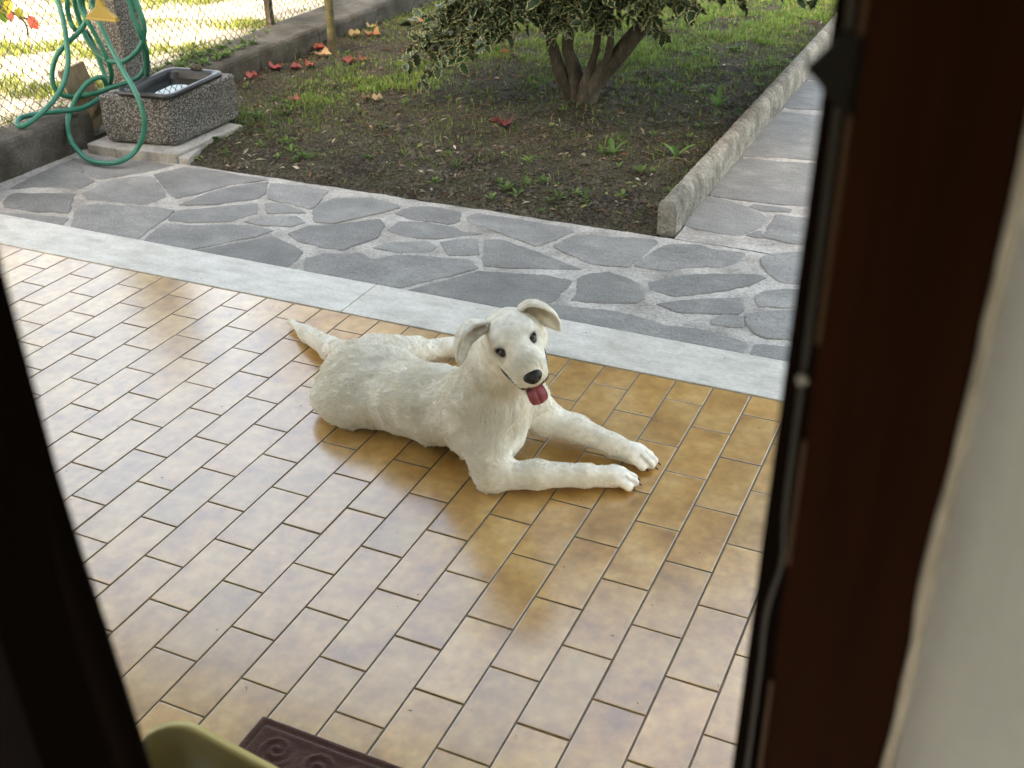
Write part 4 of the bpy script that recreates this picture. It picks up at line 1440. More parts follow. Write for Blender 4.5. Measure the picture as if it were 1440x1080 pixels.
lf = [(-3.30, 1.92, .63), (-3.27, 1.92, .66), (-3.24, 1.92, .63), (-3.36, 1.91, .66), (-3.22, 1.91, .70), (-3.18, 1.92, .66), (-3.40, 1.90, .68), (-3.32, 1.9, .7), (-3.14, 1.93, .62), (-3.25, 1.9, .72), (-3.42, 1.72, .6), (-3.40, 1.66, .57), (-3.38, 1.62, .54), (-3.37, 1.61, .50), (-3.44, 1.7, .62), (-3.48, 1.75, .66)]
for i, pnt in enumerate(lf):
    b = MB()
    d = np.array([rng.normal(0, .3), rng.normal(0, .3), -1.0])
    d /= np.linalg.norm(d)
    col = [(.10, .20, .03), (.30, .32, .05), (.40, .36, .05), (.10, .16, .03), (.42, .07, .05), (.20, .24, .04)][(i * 5) % 6 if i < 10 else (0, 4, 4, 4, 3, 5)[i - 10]]
    simple_leaf(b, np.array(pnt), d, np.array([.5, -1, .2]), rng.uniform(.05, .085), col, .75)
    part("leaf", b, M['leaf'], shrub)
b = MB()
for _ in range(160):
    c = np.array([-3.85, 1.6, .95]) + rng.normal(0, .16, 3)
    simple_leaf(b, c, np.array([rng.normal(0, .4), rng.normal(0, .4), -1]), np.array([.5, -1, .2]), rng.uniform(.05, .085), (.14, .22, .04), .75)
part("foliage", b, M['leaf'], shrub, kind="stuff")

# ------------------------------------------------------------------ the dog
E0 = np.array([.384, .005, .460])
vd = (E0 - CAM) / np.linalg.norm(E0 - CAM)
rI, dI = RM[0] - vd * (RM[0] @ vd), RM[1] - vd * (RM[1] @ vd)
rI /= np.linalg.norm(rI)
dI = dI - rI * (dI @ rI)
dI /= np.linalg.norm(dI)
ROLL, PIT = math.radians(22), math.radians(38)
hX = math.cos(ROLL) * rI - math.sin(ROLL) * dI
hD = math.sin(ROLL) * rI + math.cos(ROLL) * dI
hF = math.cos(PIT) * (-vd) + math.sin(PIT) * hD
hU = math.sin(PIT) * (-vd) - math.cos(PIT) * hD
HB = np.stack([hX, hF, hU], 1)                               # head axes: x to its left, y out along the muzzle, z up


YAW = math.radians(4)
hF, hX = math.cos(YAW) * hF + math.sin(YAW) * hX, math.cos(YAW) * hX - math.sin(YAW) * hF
E0 = E0 - hX * .003
HB = np.stack([hX, hF, hU], 1)


def hw(x, y, z):
    return E0 + HB @ np.array([x, y, z])


VOX = 0.005
LO = np.array([-.86, -.14, -.03])
DIM = np.ceil((np.array([.80, .76, .62]) - LO) / VOX).astype(int)
SD = np.full(DIM, 1.0, np.float32)


def smin(a, b, k):
    h = np.clip(.5 + .5 * (b - a) / k, 0, 1)
    return b + (a - b) * h - k * h * (1 - h)


def region(lo, hi, pad):
    a = np.clip(np.floor((np.array(lo) - pad - LO) / VOX).astype(int), 0, DIM - 1)
    z = np.clip(np.ceil((np.array(hi) + pad - LO) / VOX).astype(int) + 1, 1, DIM)
    sl = tuple(slice(p, q) for p, q in zip(a, z))
    G = np.stack(np.meshgrid(*[LO[i] + VOX * np.arange(a[i], z[i]) for i in range(3)], indexing='ij'), -1)
    return sl, G


def cap(p, q, r1, r2, k=.03):
    p, q = np.array(p, float), np.array(q, float)
    R_ = max(r1, r2)
    sl, G = region(np.minimum(p, q) - R_, np.maximum(p, q) + R_, k * 1.5 + .02)
    d = q - p
    t = np.clip(((G - p) @ d) / (d @ d), 0, 1)
    dist = np.linalg.norm(G - p - t[..., None] * d, axis=-1) - (r1 + (r2 - r1) * t)
    SD[sl] = smin(SD[sl], dist, k)


def ell(c, r, k=.03, B=None, sub=False):
    c, r = np.array(c, float), np.array(r, float)
    R_ = r.max()
    sl, G = region(c - R_, c + R_, k * 1.5 + .02)
    L = G - c
    if B is not None:
        L = L @ B
    k0 = np.linalg.norm(L / r, axis=-1)
    k1 = np.linalg.norm(L / (r * r), axis=-1) + 1e-9
    dist = k0 * (k0 - 1) / k1
    SD[sl] = -smin(-SD[sl], dist, k) if sub else smin(SD[sl], dist, k)


def hell(c, r, k=.02, sub=False):
    ell(hw(*c), r, k, HB, sub)


def hcap(p, q, r1, r2, k=.02):
    cap(hw(*p), hw(*q), r1, r2, k)


# trunk
ell((-.225, .255, .092), (.142, .150, .098), .03)
ell((-.11, .215, .080), (.20, .140, .088), .04)
ell((.06, .165, .106), (.21, .130, .104), .05)
ell((.225, .115, .150), (.125, .120, .118), .05)
ell((.255, .10, .10), (.10, .10, .09), .04)
ell((-.230, .152, .058), (.130, .098, .068), .04)           # near thigh folded under
cap((-.26, .37, .085), (-.20, .50, .060), .075, .044, .03)  # far hind leg stretched out behind the flank
cap((-.20, .50, .056), (-.125, .60, .040), .038, .028, .02)
cap((-.125, .60, .038), (-.05, .640, .030), .028, .027, .015)
cap((-.325, .330, .092), (-.47, .415, .050), .042, .034, .03)   # tail
cap((-.47, .415, .048), (-.62, .505, .032), .033, .025, .02)
cap((-.62, .505, .032), (-.735, .570, .022), .025, .010, .02)
# neck and chest ruff
cap((.240, .110, .215), (.320, .062, .370), .090, .070, .04)
cap((.310, .07, .30), (.365, .035, .375), .066, .056, .04)
ell((.300, .080, .205), (.070, .085, .095), .04)
# near foreleg
cap((.265, .055, .205), (.305, -.005, .085), .072, .052, .04)
cap((.305, -.005, .075), (.318, -.018, .036), .046, .036, .025)
cap((.318, -.016, .040), (.43, .030, .046), .038, .037, .03)
cap((.43, .030, .046), (.545, .085, .040), .037, .029, .02)
cap((.545, .085, .038), (.610, .118, .032), .028, .029, .02)
# far foreleg
cap((.30, .20, .19), (.345, .255, .085), .070, .050, .04)
cap((.345, .255, .075), (.45, .262, .062), .046, .038, .03)
cap((.45, .262, .060), (.565, .250, .044), .037, .030, .02)
cap((.565, .250, .042), (.625, .245, .034), .029, .030, .02)


def paw(base, dirv, ln=.05):
    d = np.array([dirv[0], dirv[1], 0.])
    d /= np.linalg.norm(d)
    s = np.array([-d[1], d[0], 0])
    bx = np.array(base, float)
    ell(bx + d * .004 + [0, 0, .003], (.036, .035, .027), .012, np.stack([d, s, [0, 0, 1]], 1))
    for o_, f_, r_ in ((-.0310, .032, .0120), (-.0112, .050, .0128), (.0112, .050, .0128), (.0310, .032, .0120)):
        p0 = bx + d * (f_ - .034) + s * o_ * .85 + [0, 0, .010]
        p1 = bx + d * f_ + s * o_ + [0, 0, -.013]
        cap(p0, p1, r_, r_ * 1.08, .0025)


paw((.620, .123, .030), (.84, .45))
paw((.635, .245, .032), (1, -.02))
paw((-.035, .648, .028), (.85, .5))
# head
hell((0, -.058, -.022), (.073, .084, .052), .03)
hell((0, -.022, .000), (.058, .052, .036), .03)
hell((-.048, -.050, -.050), (.040, .055, .044), .03)
hell((.048, -.050, -.050), (.040, .055, .044), .03)
hell((-.033, -.004, .014), (.023, .024, .013), .02)
hell((.033, -.004, .014), (.023, .024, .013), .02)
hcap((0, .004, -.020), (0, .098, -.034), .045, .0365, .025)
hcap((0, .01, -.004), (0, .105, -.017), .027, .021, .02)
hcap((-.034, .030, -.042), (-.020, .094, -.047), .025, .022, .013)
hcap((.034, .030, -.042), (.020, .094, -.047), .025, .022, .013)
hcap((0, -.045, -.082), (-.004, .050, -.092), .044, .033, .012)
hcap((-.004, .050, -.092), (-.004, .086, -.093), .033, .025, .012)


def snap(P, depth=0.0):
    """slide points onto the skin"""
    P = np.array(P, float)
    GX = np.stack(np.gradient(SD, VOX), -1) if not hasattr(snap, 'g') else snap.g
    snap.g = GX
    for _ in range(4):
        f = (P - LO) / VOX
        i = np.clip(np.floor(f).astype(int), 0, np.array(SD.shape) - 2)
        t = f - i
        v = 0
        g = 0
        for a in (0, 1):
            for b_ in (0, 1):
                for c in (0, 1):
                    w = (t[..., 0] if a else 1 - t[..., 0]) * (t[..., 1] if b_ else 1 - t[..., 1]) * (t[..., 2] if c else 1 - t[..., 2])
                    v = v + w * SD[i[..., 0] + a, i[..., 1] + b_, i[..., 2] + c]
                    g = g + w[..., None] * GX[i[..., 0] + a, i[..., 1] + b_, i[..., 2] + c]
        g = g / (np.linalg.norm(g, axis=-1)[..., None] + 1e-9)
        P = P - g * (v + depth)[..., None]
    return P


LIPS = []
for sx in (-1, 1):
    q = catmull([(sx * .066, .024, -.046), (sx * .062, .046, -.055), (sx * .052, .072, -.063), (sx * .038, .098, -.068), (sx * .016, .125, -.069)], 6)
    LIPS.append(snap(E0 + q @ HB.T, -.0015))


def surface_nets(D):
    ins = D < 0
    nx, ny, nz = D.shape
    corners = [(i, j, k) for i in (0, 1) for j in (0, 1) for k in (0, 1)]
    cnt = sum(ins[i:nx - 1 + i, j:ny - 1 + j, k:nz - 1 + k].astype(np.int8) for i, j, k in corners)
    cells = np.argwhere((cnt > 0) & (cnt < 8))
    vid = -np.ones((nx - 1, ny - 1, nz - 1), np.int64)
    vid[tuple(cells.T)] = np.arange(len(cells))
    acc, num = np.zeros((len(cells), 3)), np.zeros((len(cells), 1))
    for a in corners:
        for ax in range(3):
            if a[ax] == 0:
                e = list(a)
                e[ax] = 1
                d0 = D[tuple((cells + a).T)]
                d1 = D[tuple((cells + e).T)]
                m = (d0 < 0) != (d1 < 0)
                t = np.where(m, d0 / np.where(m, d0 - d1, 1), 0)
                P = np.array(a, float)[None].repeat(len(cells), 0)
                P[:, ax] += t
                acc += np.where(m[:, None], P, 0)
                num += m[:, None]
    V = cells + acc / num
    F = []
    for ax in range(3):
        o1, o2 = [(1, 2), (2, 0), (0, 1)][ax]
        s0 = [slice(1, -1)] * 3
        s1 = [slice(1, -1)] * 3
        s0[ax] = slice(0, -1)
        s1[ax] = slice(1, None)
        a, b_ = ins[tuple(s0)], ins[tuple(s1)]
        idx_ = np.argwhere(a != b_)
        flip = a[tuple(idx_.T)]
        off = np.ones(3, int)
        off[ax] = 0
        c = idx_ + off
        u1, u2 = np.zeros(3, int), np.zeros(3, int)
        u1[o1], u2[o2] = 1, 1
        q = [vid[tuple((c - w).T)] for w in (u1 * 0, u1, u1 + u2, u2)]
        Q = np.stack(q, 1)
        Q[~flip] = Q[~flip][:, ::-1]
        F.append(Q)
    return V * VOX + LO, np.concatenate(F)


def relax(V, F, it, lam=.5):
    for _ in range(it):
        A, c = np.zeros_like(V), np.zeros((len(V), 1))
        for i in range(4):
            for j in ((i + 1) % 4, (i - 1) % 4):
                np.add.at(A, F[:, i], V[F[:, j]])
                np.add.at(c, F[:, i], 1)
        V = V + lam * (A / np.maximum(c, 1) - V)
    return V


V, F = surface_nets(SD)
V = relax(V, F, 2, .4)
# loose muscle and coat undulation on the trunk
hl_ = (V - E0) @ HB
onhead = np.clip((hl_[:, 1] + .14) / .05, 0, 1) * np.clip((.20 - np.linalg.norm(hl_, axis=1)) / .03, 0, 1)
fn = V[F]
nrm = np.cross(fn[:, 2] - fn[:, 0], fn[:, 3] - fn[:, 1])
VN = np.zeros_like(V)
for i in range(4):
    np.add.at(VN, F[:, i], nrm)
VN /= np.linalg.norm(VN, axis=1)[:, None] + 1e-12
bodyw = np.clip((.36 - V[:, 0]) / .1, 0, 1) * (1 - onhead)
V += VN * (bodyw * (.0040 * fbm(V * [1, 1, 1], 13, 61) + .0018 * fbm(V, 38, 62, 2)))[:, None]
V[:, 2] = np.maximum(V[:, 2], .0025)

# ears: thick folded flaps grown into the skull
ears = MB()
ears_n = []


def ear(rows, th=.0040):
    """rows: (front edge, middle, back edge) in head space from root to tip"""
    k = len(rows)
    R3 = np.array(rows, float)
    w = np.linspace(0, 1, 9)
    S = []
    for r in R3:
        a, m, c = r
        S.append([(1 - t) ** 2 * a + 2 * t * (1 - t) * (2 * m - .5 * (a + c)) + t * t * c for t in w])
    S = np.array(S)
    sm = np.array([[0]] )
    fine = []
    for j in range(9):
        fine.append(catmull(S[:, j], 4))
    S = np.stack(fine, 1)
    n = np.cross(np.gradient(S, axis=0), np.gradient(S, axis=1))
    n /= np.linalg.norm(n, axis=2)[..., None] + 1e-12
    prof = np.sin(np.linspace(0, math.pi, 9)) ** .5 * th
    A, B = S + n * prof[None, :, None], S - n * prof[None, :, None]
    h, ww = S.shape[:2]
    loop = np.concatenate([A, B[:, ::-1][:, 1:-1]], 1)
    W = E0 + loop.reshape(-1, 3) @ HB.T
    m = loop.shape[1]
    o = len(ears.v)
    ears.v += [tuple(q) for q in W]
    for i in range(h - 1):
        for j in range(m):
            ears.f.append((o + i * m + j, o + i * m + (j + 1) % m, o + (i + 1) * m + (j + 1) % m, o + (i + 1) * m + j))
    ears.f.append(tuple(o + (h - 1) * m + j for j in range(m)))
    ears_n.extend([tuple(q) for q in (np.concatenate([n, -n[:, ::-1][:, 1:-1]], 1)).reshape(-1, 3) @ HB.T])
    return o, h, m, n


EL = ear([[(-.046, -.040, .026), (-.050, -.088, .030), (-.036, -.060, .028)],
          [(-.078, -.034, .024), (-.084, -.078, .050), (-.072, -.044, .052)],
          [(-.103, -.022, .021), (-.118, -.054, .052), (-.106, -.018, .060)],
          [(-.122, -.010, .009), (-.137, -.032, .036), (-.132, -.002, .046)],
          [(-.138, .000, .001), (-.147, -.012, .018), (-.145, .004, .026)],
          [(-.147, .002, .000), (-.149, .000, .004), (-.149, .004, .006)]])
ER = ear([[(.056, -.044, .002), (.054, -.092, .018), (.040, -.066, .020)],
          [(.068, -.036, -.012), (.080, -.078, .028), (.070, -.048, .036)],
          [(.080, -.026, -.018), (.104, -.060, .016), (.098, -.030, .026)],
          [(.094, -.016, -.026), (.119, -.038, -.004), (.118, -.014, .004)],
          [(.106, -.010, -.036), (.121, -.020, -.022), (.122, -.008, -.018)],
          [(.115, -.006, -.042), (.117, -.008, -.040), (.118, -.006, -.038)]])
EV = np.array(ears.v)
allV = np.vstack([V, EV])
oF = len(V)
faces = [tuple(q) for q in F.tolist()] + [tuple(oF + i for i in f) for f in ears.f]

# coat colour: white, greyer skin round the eyes and on the muzzle, tan inside the ears, dark lips
hc = (allV - E0) @ HB
C = np.tile(np.array([.90, .865, .79]), (len(allV), 1))


def stain(c, r, col, s=1.0, pw=1.0):
    d = np.linalg.norm((hc - np.array(c)) / np.array(r), axis=1)
    w = (s * np.clip(1 - d, 0, 1) ** pw)[:, None]
    return C * (1 - w) + np.array(col) * w


for sx in (-1, 1):
    C = stain((sx * .037, .012, -.006), (.040, .040, .038), (.34, .34, .36), .75)
    C = stain((sx * .0385, .016, 0), (.0225, .032, .0185), (.018, .015, .014), 3.0)
    C = stain((sx * .024, .075, -.040), (.028, .036, .022), (.46, .46, .48), .35)
C = stain((0, .085, -.010), (.040, .060, .030), (.42, .42, .45), .30)
C = stain((0, -.005, .04), (.06, .05, .05), (.66, .65, .64), .35)
lipd = np.full(len(allV), 9.0)
nearh = np.linalg.norm(allV - E0, axis=1) < .2
for L_ in LIPS:
    lipd[nearh] = np.minimum(lipd[nearh], np.linalg.norm(allV[nearh][:, None] - L_[None], axis=2).min(1))
lw_ = np.clip(1.6 - lipd / .0045, 0, 1)[:, None]
C = C * (1 - .93 * lw_) + np.array([.022, .016, .016]) * .93 * lw_
inner = np.zeros(len(allV))
for (o, h, m, n) in (EL, ER):
    for i in range(h):
        for j in range(m):
            side_ = j if j < 9 else None
            inner[oF + o + i * m + j] = (1 if ((j >= 9) == (o > 0)) else 0)
C_in = np.array([.42, .30, .20])
inner *= np.clip((-.02 - hc[:, 1]) / .03, .35, 1)
C = C * (1 - .75 * inner[:, None]) + C_in * .75 * inner[:, None]
for base, dirv in (((.620, .123, .030), (.84, .45)), ((.635, .245, .032), (1, -.02))):      # darker stripes in the grooves between the toes
    d = np.array([dirv[0], dirv[1], 0.])
    d /= np.linalg.norm(d)
    s = np.array([-d[1], d[0], 0])
    pl_ = allV - np.array(base)
    f_, o_ = pl_ @ d, pl_ @ s
    w = sum(np.exp(-((o_ - q) / .0032) ** 2) for q in (-.0218, 0, .0218)) * ((f_ > .022) & (f_ < .09) & (np.abs(o_) < .04) & (pl_[:, 2] < .022))
    C = C * (1 - .55 * w[:, None]) + np.array([.20, .15, .11]) * .55 * w[:, None]

dm_ = attr_mat("dog_coat", rough=.85, spec=.15, noise=55, bump=.5)
dog = thing("dog", "large white dog lying on the tiles, head tilted to the camera, tongue out", "dog", (.05, .15, 0))
me = bpy.data.meshes.new("body")
dl = np.array(dog.location)
me.from_pydata((allV - dl).tolist(), [], faces)
me.materials.append(dm_)
me.polygons.foreach_set("use_smooth", [True] * len(me.polygons))
at = me.color_attributes.new("Col", 'FLOAT_COLOR', 'POINT')
at.data.foreach_set("color", np.concatenate([C, np.ones((len(C), 1))], 1).astype(np.float32).ravel())
me.update()
body = bpy.data.objects.new("body", me)
COL.objects.link(body)
body.parent = dog

# eyes, nose, tongue, claws
def blob(c, r, B, nu=20, nv=14, fn=None):
    b = MB()
    V_, F_ = [], []
    for i in range(nv + 1):
        for j in range(nu):
            a, e = 2 * math.pi * j / nu, math.pi * (i / nv - .5)
            q = np.array([math.cos(a) * math.cos(e), math.sin(a) * math.cos(e), math.sin(e)])
            if fn:
                q = fn(q)
            V_.append(np.array(c) + B @ (q * np.array(r)))
    for i in range(nv):
        for j in range(nu):
            F_.append((i * nu + j, i * nu + (j + 1) % nu, (i + 1) * nu + (j + 1) % nu, (i + 1) * nu + j))
    b.add(V_, F_)
    return b


em = flat("dog_eye", (.012, .008, .006), rough=.04, spec=.8)
nm = mat("dog_nose", [(.3, (.010, .010, .011, 1)), (.7, (.022, .022, .024, 1))], scale=90, rough=.42, bump=.4, bump_scale=500, bump_dist=.001)
tm = mat("dog_tongue", [(.3, (.25, .045, .066, 1)), (.7, (.36, .085, .11, 1))], scale=40, rough=.36, bump=.3, bump_scale=500, bump_dist=.001)
mm_ = flat("dog_lip", (.020, .013, .013), rough=.35)
for sx in (-1, 1):
    part("eye", blob(snap(hw(sx * .0385, .030, .000), .0030), (.0130, .0115, .0118), HB), em, dog, smooth=True)


def nosefn(q):
    x, y, z = q
    w = 1.0 - .28 * max(0, -z)
    y2 = y * (1 - .15 * z)
    for sx in (-1, 1):
        d = math.hypot((x - sx * .42) / .22, (z + .10) / .26)
        if y > 0 and d < 1:
            y2 -= .45 * (1 - d * d)
    if y > 0 and abs(x) < .1:
        y2 -= .10 * (1 - abs(x) / .1)
    return np.array([x * w, y2, z])


part("nose", blob(hw(0, .1275, -.028), (.0245, .017, .0195), HB, 40, 28, nosefn), nm, dog, smooth=True)
for L_ in LIPS:
    b = MB()
    L2 = L_ - (L_ - E0 - HB @ np.array([0, .05, -.065])) * .05
    b.tube(L2, np.interp(np.linspace(0, 1, len(L2)), [0, .2, .75, 1], [.0030, .0056, .0098, .0080]), 8)
    part("lip", b, mm_, dog, smooth=True)
ctr = catmull([(-.002, .04, -.074), (-.004, .08, -.073), (-.006, .108, -.074), (-.006, .121, -.086), (-.006, .124, -.104), (-.006, .121, -.121)], 5)
G = []
wd = np.interp(np.linspace(0, 1, len(ctr)), [0, .35, .7, .9, .97, 1], [.016, .021, .0245, .0215, .0155, .006])
for c_, w in zip(ctr, wd):
    G.append([hw(c_[0] + w * s, c_[1] + .0070 * (1 - s * s) - .0060 * math.exp(-(s / .13) ** 2), c_[2] - .003 * s * s) for s in np.linspace(-1, 1, 13)])
G = np.array(G)
G2 = G - (hF * .007 - hU * .003)
b = MB()
b.grid(G)
k_ = len(G) * 13
b.v += [tuple(q) for q in G2.reshape(-1, 3)]
b.f = [f[::-1] for f in b.f] + [tuple(k_ + i for i in f) for f in b.f]
for i in range(len(G) - 1):
    b.f += [(i * 13, (i + 1) * 13, k_ + (i + 1) * 13, k_ + i * 13), ((i + 1) * 13 + 12, i * 13 + 12, k_ + i * 13 + 12, k_ + (i + 1) * 13 + 12)]
e_ = (len(G) - 1) * 13
b.f += [(e_ + j, e_ + j + 1, k_ + e_ + j + 1, k_ + e_ + j) for j in range(12)]
b.m = [0] * len(b.f)
part("tongue", b, tm, dog, smooth=True)
clm = flat("claw", (.05, .04, .035), rough=.4)
for base, dirv in (((.620, .123, .030), (.84, .45)), ((.635, .245, .032), (1, -.02))):
    d = np.array([dirv[0], dirv[1], 0.])
    d /= np.linalg.norm(d)
    s = np.array([-d[1], d[0], 0])
    for o_, f_ in ((-.0320, .034), (-.0117, .054), (.0117, .054), (.0320, .034)):
        p1 = np.array(base) + d * (f_ + .008) + s * o_ + [0, 0, -.018]
        b = MB()
        b.tube([p1, p1 + d * .006 + [0, 0, -.002], p1 + d * .009 + [0, 0, -.007]], [.0028, .0024, .0008], 6)
        part("claw", b, clm, dog, smooth=True)

# fur: short strands combed along the body
NF = 150000
tri = np.concatenate([F[:, [0, 1, 2]], F[:, [0, 2, 3]]])
et = []
for f in ears.f:
    if len(f) == 4:
        et += [(oF + f[0], oF + f[1], oF + f[2]), (oF + f[0], oF + f[2], oF + f[3])]
tri = np.concatenate([tri, np.array(et)])
T0, T1, T2 = allV[tri[:, 0]], allV[tri[:, 1]], allV[tri[:, 2]]
cr_ = np.cross(T1 - T0, T2 - T0)
ar = np.linalg.norm(cr_, axis=1) / 2
tn = cr_ / (2 * ar[:, None] + 1e-15)
tc_ = (T0 + T1 + T2) / 3
thc = (tc_ - E0) @ HB
headm = (thc[:, 1] > -.10) & (np.linalg.norm(thc, axis=1) < .19)
wgt = ar * np.where(headm, 2.2, 1.0)
pick = rng.choice(len(tri), NF, p=wgt / wgt.sum())
u, v = rng.random(NF), rng.random(NF)
fl = u + v > 1
u[fl], v[fl] = 1 - u[fl], 1 - v[fl]
Pp = T0[pick] + (T1 - T0)[pick] * u[:, None] + (T2 - T0)[pick] * v[:, None]
Nn = tn[pick]
isear = pick >= 2 * len(F)
if True:                                                      # smooth normals of the trunk
    vn = np.zeros_like(allV)
    for i in range(3):
        np.add.at(vn, tri[:, i], cr_)
    vn /= np.linalg.norm(vn, axis=1)[:, None] + 1e-15
    Nn = vn[tri[pick, 0]] * (1 - u - v)[:, None] + vn[tri[pick, 1]] * u[:, None] + vn[tri[pick, 2]] * v[:, None]
    EN = np.zeros_like(allV)
    EN[oF:] = np.array(ears_n)
    Ne = EN[tri[pick, 0]] * (1 - u - v)[:, None] + EN[tri[pick, 1]] * u[:, None] + EN[tri[pick, 2]] * v[:, None]
    Nn = np.where(isear[:, None], Ne, Nn)
    Nn /= np.linalg.norm(Nn, axis=1)[:, None] + 1e-15
ph = (Pp - E0) @ HB
rh = np.linalg.norm(ph - [0, -.03, -.02], axis=1)
wh = np.clip((.17 - rh) / .05, 0, 1) * np.clip((ph[:, 1] + .15) / .06, 0, 1)
wh = np.maximum(wh, isear * 1.0)
leg = np.clip((Pp[:, 0] - .30) / .06, 0, 1) * np.clip((.16 - Pp[:, 2]) / .04, 0, 1)
pawm = np.clip((np.maximum(Pp[:, 0] - .60, -9)) / .02, 0, 1) * (Pp[:, 2] < .09)
leg = np.maximum(leg, np.clip((Pp[:, 1] - .42) / .05, 0, 1) * (Pp[:, 0] > -.30))
tail = np.clip((-.43 - Pp[:, 0]) / .04, 0, 1)
flow = np.tile(np.array([-1.0, .18, -.42]), (NF, 1))
ruff = np.exp(-(((Pp - [.33, .06, .27]) / .12) ** 2).sum(1))
flow += ruff[:, None] * np.array([.5, -.2, -1.6])
flow = flow * (1 - leg[:, None]) + leg[:, None] * np.array([1.0, .25, -.35])
flow = flow * (1 - tail[:, None]) + tail[:, None] * np.array([-.8, .6, -.15])
awayn = ph - np.array([0, .13, -.03])
awayn /= np.linalg.norm(awayn, axis=1)[:, None] + 1e-9
flow = flow * (1 - wh[:, None]) + wh[:, None] * (awayn @ HB.T)
earflow = -hU * .8
flow[isear] = earflow + np.sign(ph[isear, 0])[:, None] * hX * .5
nv3 = np.stack([fbm(Pp, 20, 71), fbm(Pp, 20, 81), fbm(Pp, 20, 91)], 1)
flow /= np.linalg.norm(flow, axis=1)[:, None]
flow = flow + nv3 * (.60 * (1 - wh) * (1 - .6 * leg))[:, None] + rng.normal(0, .16, (NF, 3))
flow -= Nn * (flow * Nn).sum(1)[:, None]
flow /= np.linalg.norm(flow, axis=1)[:, None] + 1e-9
ln = .0165 * (1 + .35 * fbm(Pp, 26, 33))
ln += .004 * ruff - .004 * tail
ln = ln * (1 - leg) + (.0095 - .0050 * pawm) * leg
ln = ln * (1 - wh) + wh * np.where(isear, .0085, .0058 + .012 * np.clip((rh - .095) / .05, 0, 1))
ln *= rng.uniform(.6, 1.25, NF)
bad = np.zeros(NF, bool)
nh = np.linalg.norm(Pp - E0, axis=1) < .2
for L_ in LIPS:
    bad[nh] |= np.linalg.norm(Pp[nh][:, None] - L_[None], axis=2).min(1) < .0075
for sx in (-1, 1):
    bad |= np.linalg.norm((ph - [sx * .0385, .016, 0]) / [.0178, .030, .0168], axis=1) < 1
bad |= np.linalg.norm((ph - [0, .128, -.028]) / [.026, .022, .021], axis=1) < 1
bad |= (Pp[:, 2] < .006)
keep = ~bad
Pp, Nn, flow, ln, wh, leg = Pp[keep], Nn[keep], flow[keep], ln[keep], wh[keep], leg[keep]
n_ = len(Pp)
lift = np.where(wh > .5, .42, .55)[:, None] * rng.uniform(.6, 1.3, (n_, 1))
d1 = flow + Nn * lift
d1 /= np.linalg.norm(d1, axis=1)[:, None]
cl = np.stack([fbm(Pp, 60, 171), fbm(Pp, 60, 181), fbm(Pp, 60, 191)], 1) * .45
d2 = flow + Nn * lift * .45 + cl
d2 /= np.linalg.norm(d2, axis=1)[:, None]
d3 = flow + Nn * .05 + cl * 1.6 - np.array([0, 0, .10])
d3 /= np.linalg.norm(d3, axis=1)[:, None]
K0 = Pp - Nn * .0012
K1 = K0 + d1 * (ln / 3)[:, None]
K2 = K1 + d2 * (ln / 3)[:, None]
K3 = K2 + d3 * (ln / 3)[:, None]
# locks: strands of one small patch lean towards a shared tip
cell = np.floor((Pp + .006 * np.stack([fbm(Pp, 45, 301), fbm(Pp, 45, 311), fbm(Pp, 45, 321)], 1)) / .011).astype(np.int64)
_, inv_ = np.unique(cell, axis=0, return_inverse=True)
inv_ = inv_.ravel()
cnt_ = np.bincount(inv_)[:, None]
ext = (.35 + .9 * _hash(np.arange(len(cnt_)), np.arange(len(cnt_)) * 7, np.arange(len(cnt_)) * 3, 5))[:, None]
mean = lambda A: np.stack([np.bincount(inv_, A[:, q]) for q in range(3)], 1) / cnt_
tipm, mid = mean(K3), mean(K2)
tipm = mean(Pp) + (tipm - mean(Pp)) * (.75 + .45 * ext)
wc = (1 - .75 * wh)[:, None] * (1 - .5 * leg)[:, None]
K3 = K3 + (tipm[inv_] - K3) * .60 * wc
K2 = K2 + (mid[inv_] - K2) * .50 * wc
KP = np.stack([K0, K1, K2, K3], 1)
KP[..., 2] = np.maximum(KP[..., 2], .0018)
hc_ = bpy.data.hair_curves.new("fur")
hc_.add_curves([4] * n_)
hc_.attributes["position"].data.foreach_set("vector", (KP - dl).astype(np.float32).ravel())
ra = hc_.attributes.get("radius") or hc_.attributes.new("radius", 'FLOAT', 'POINT')
rad = np.tile(np.array([.00052, .00048, .00036, .00010]), (n_, 1)) * np.where(wh > .5, .62, 1.0)[:, None]
ra.data.foreach_set("value", rad.astype(np.float32).ravel())
# strands take the colour of the coat they grow from
Cp = (C[tri[pick, 0]] * (1 - u - v)[:, None] + C[tri[pick, 1]] * u[:, None] + C[tri[pick, 2]] * v[:, None])[keep]
tone = np.clip(.5 + .5 * fbm(Pp, 15, 201), 0, 1)[:, None] * (1 - wh)[:, None]
Cp = Cp * (1 - .30 * tone) + np.array([.88, .77, .57]) * .30 * tone
Cp *= rng.uniform(.90, 1.06, (n_, 1))
ca_ = hc_.attributes.new("Col", 'FLOAT_COLOR', 'POINT')
ca_.data.foreach_set("color", np.repeat(np.concatenate([Cp, np.ones((n_, 1))], 1), 4, 0).astype(np.float32).ravel())
fm = attr_mat("dog_fur", rough=.75, spec=.12)
hc_.materials.append(fm)
fur = bpy.data.objects.new("fur", hc_)
COL.objects.link(fur)
fur.parent = dog
fur["kind"] = "stuff"

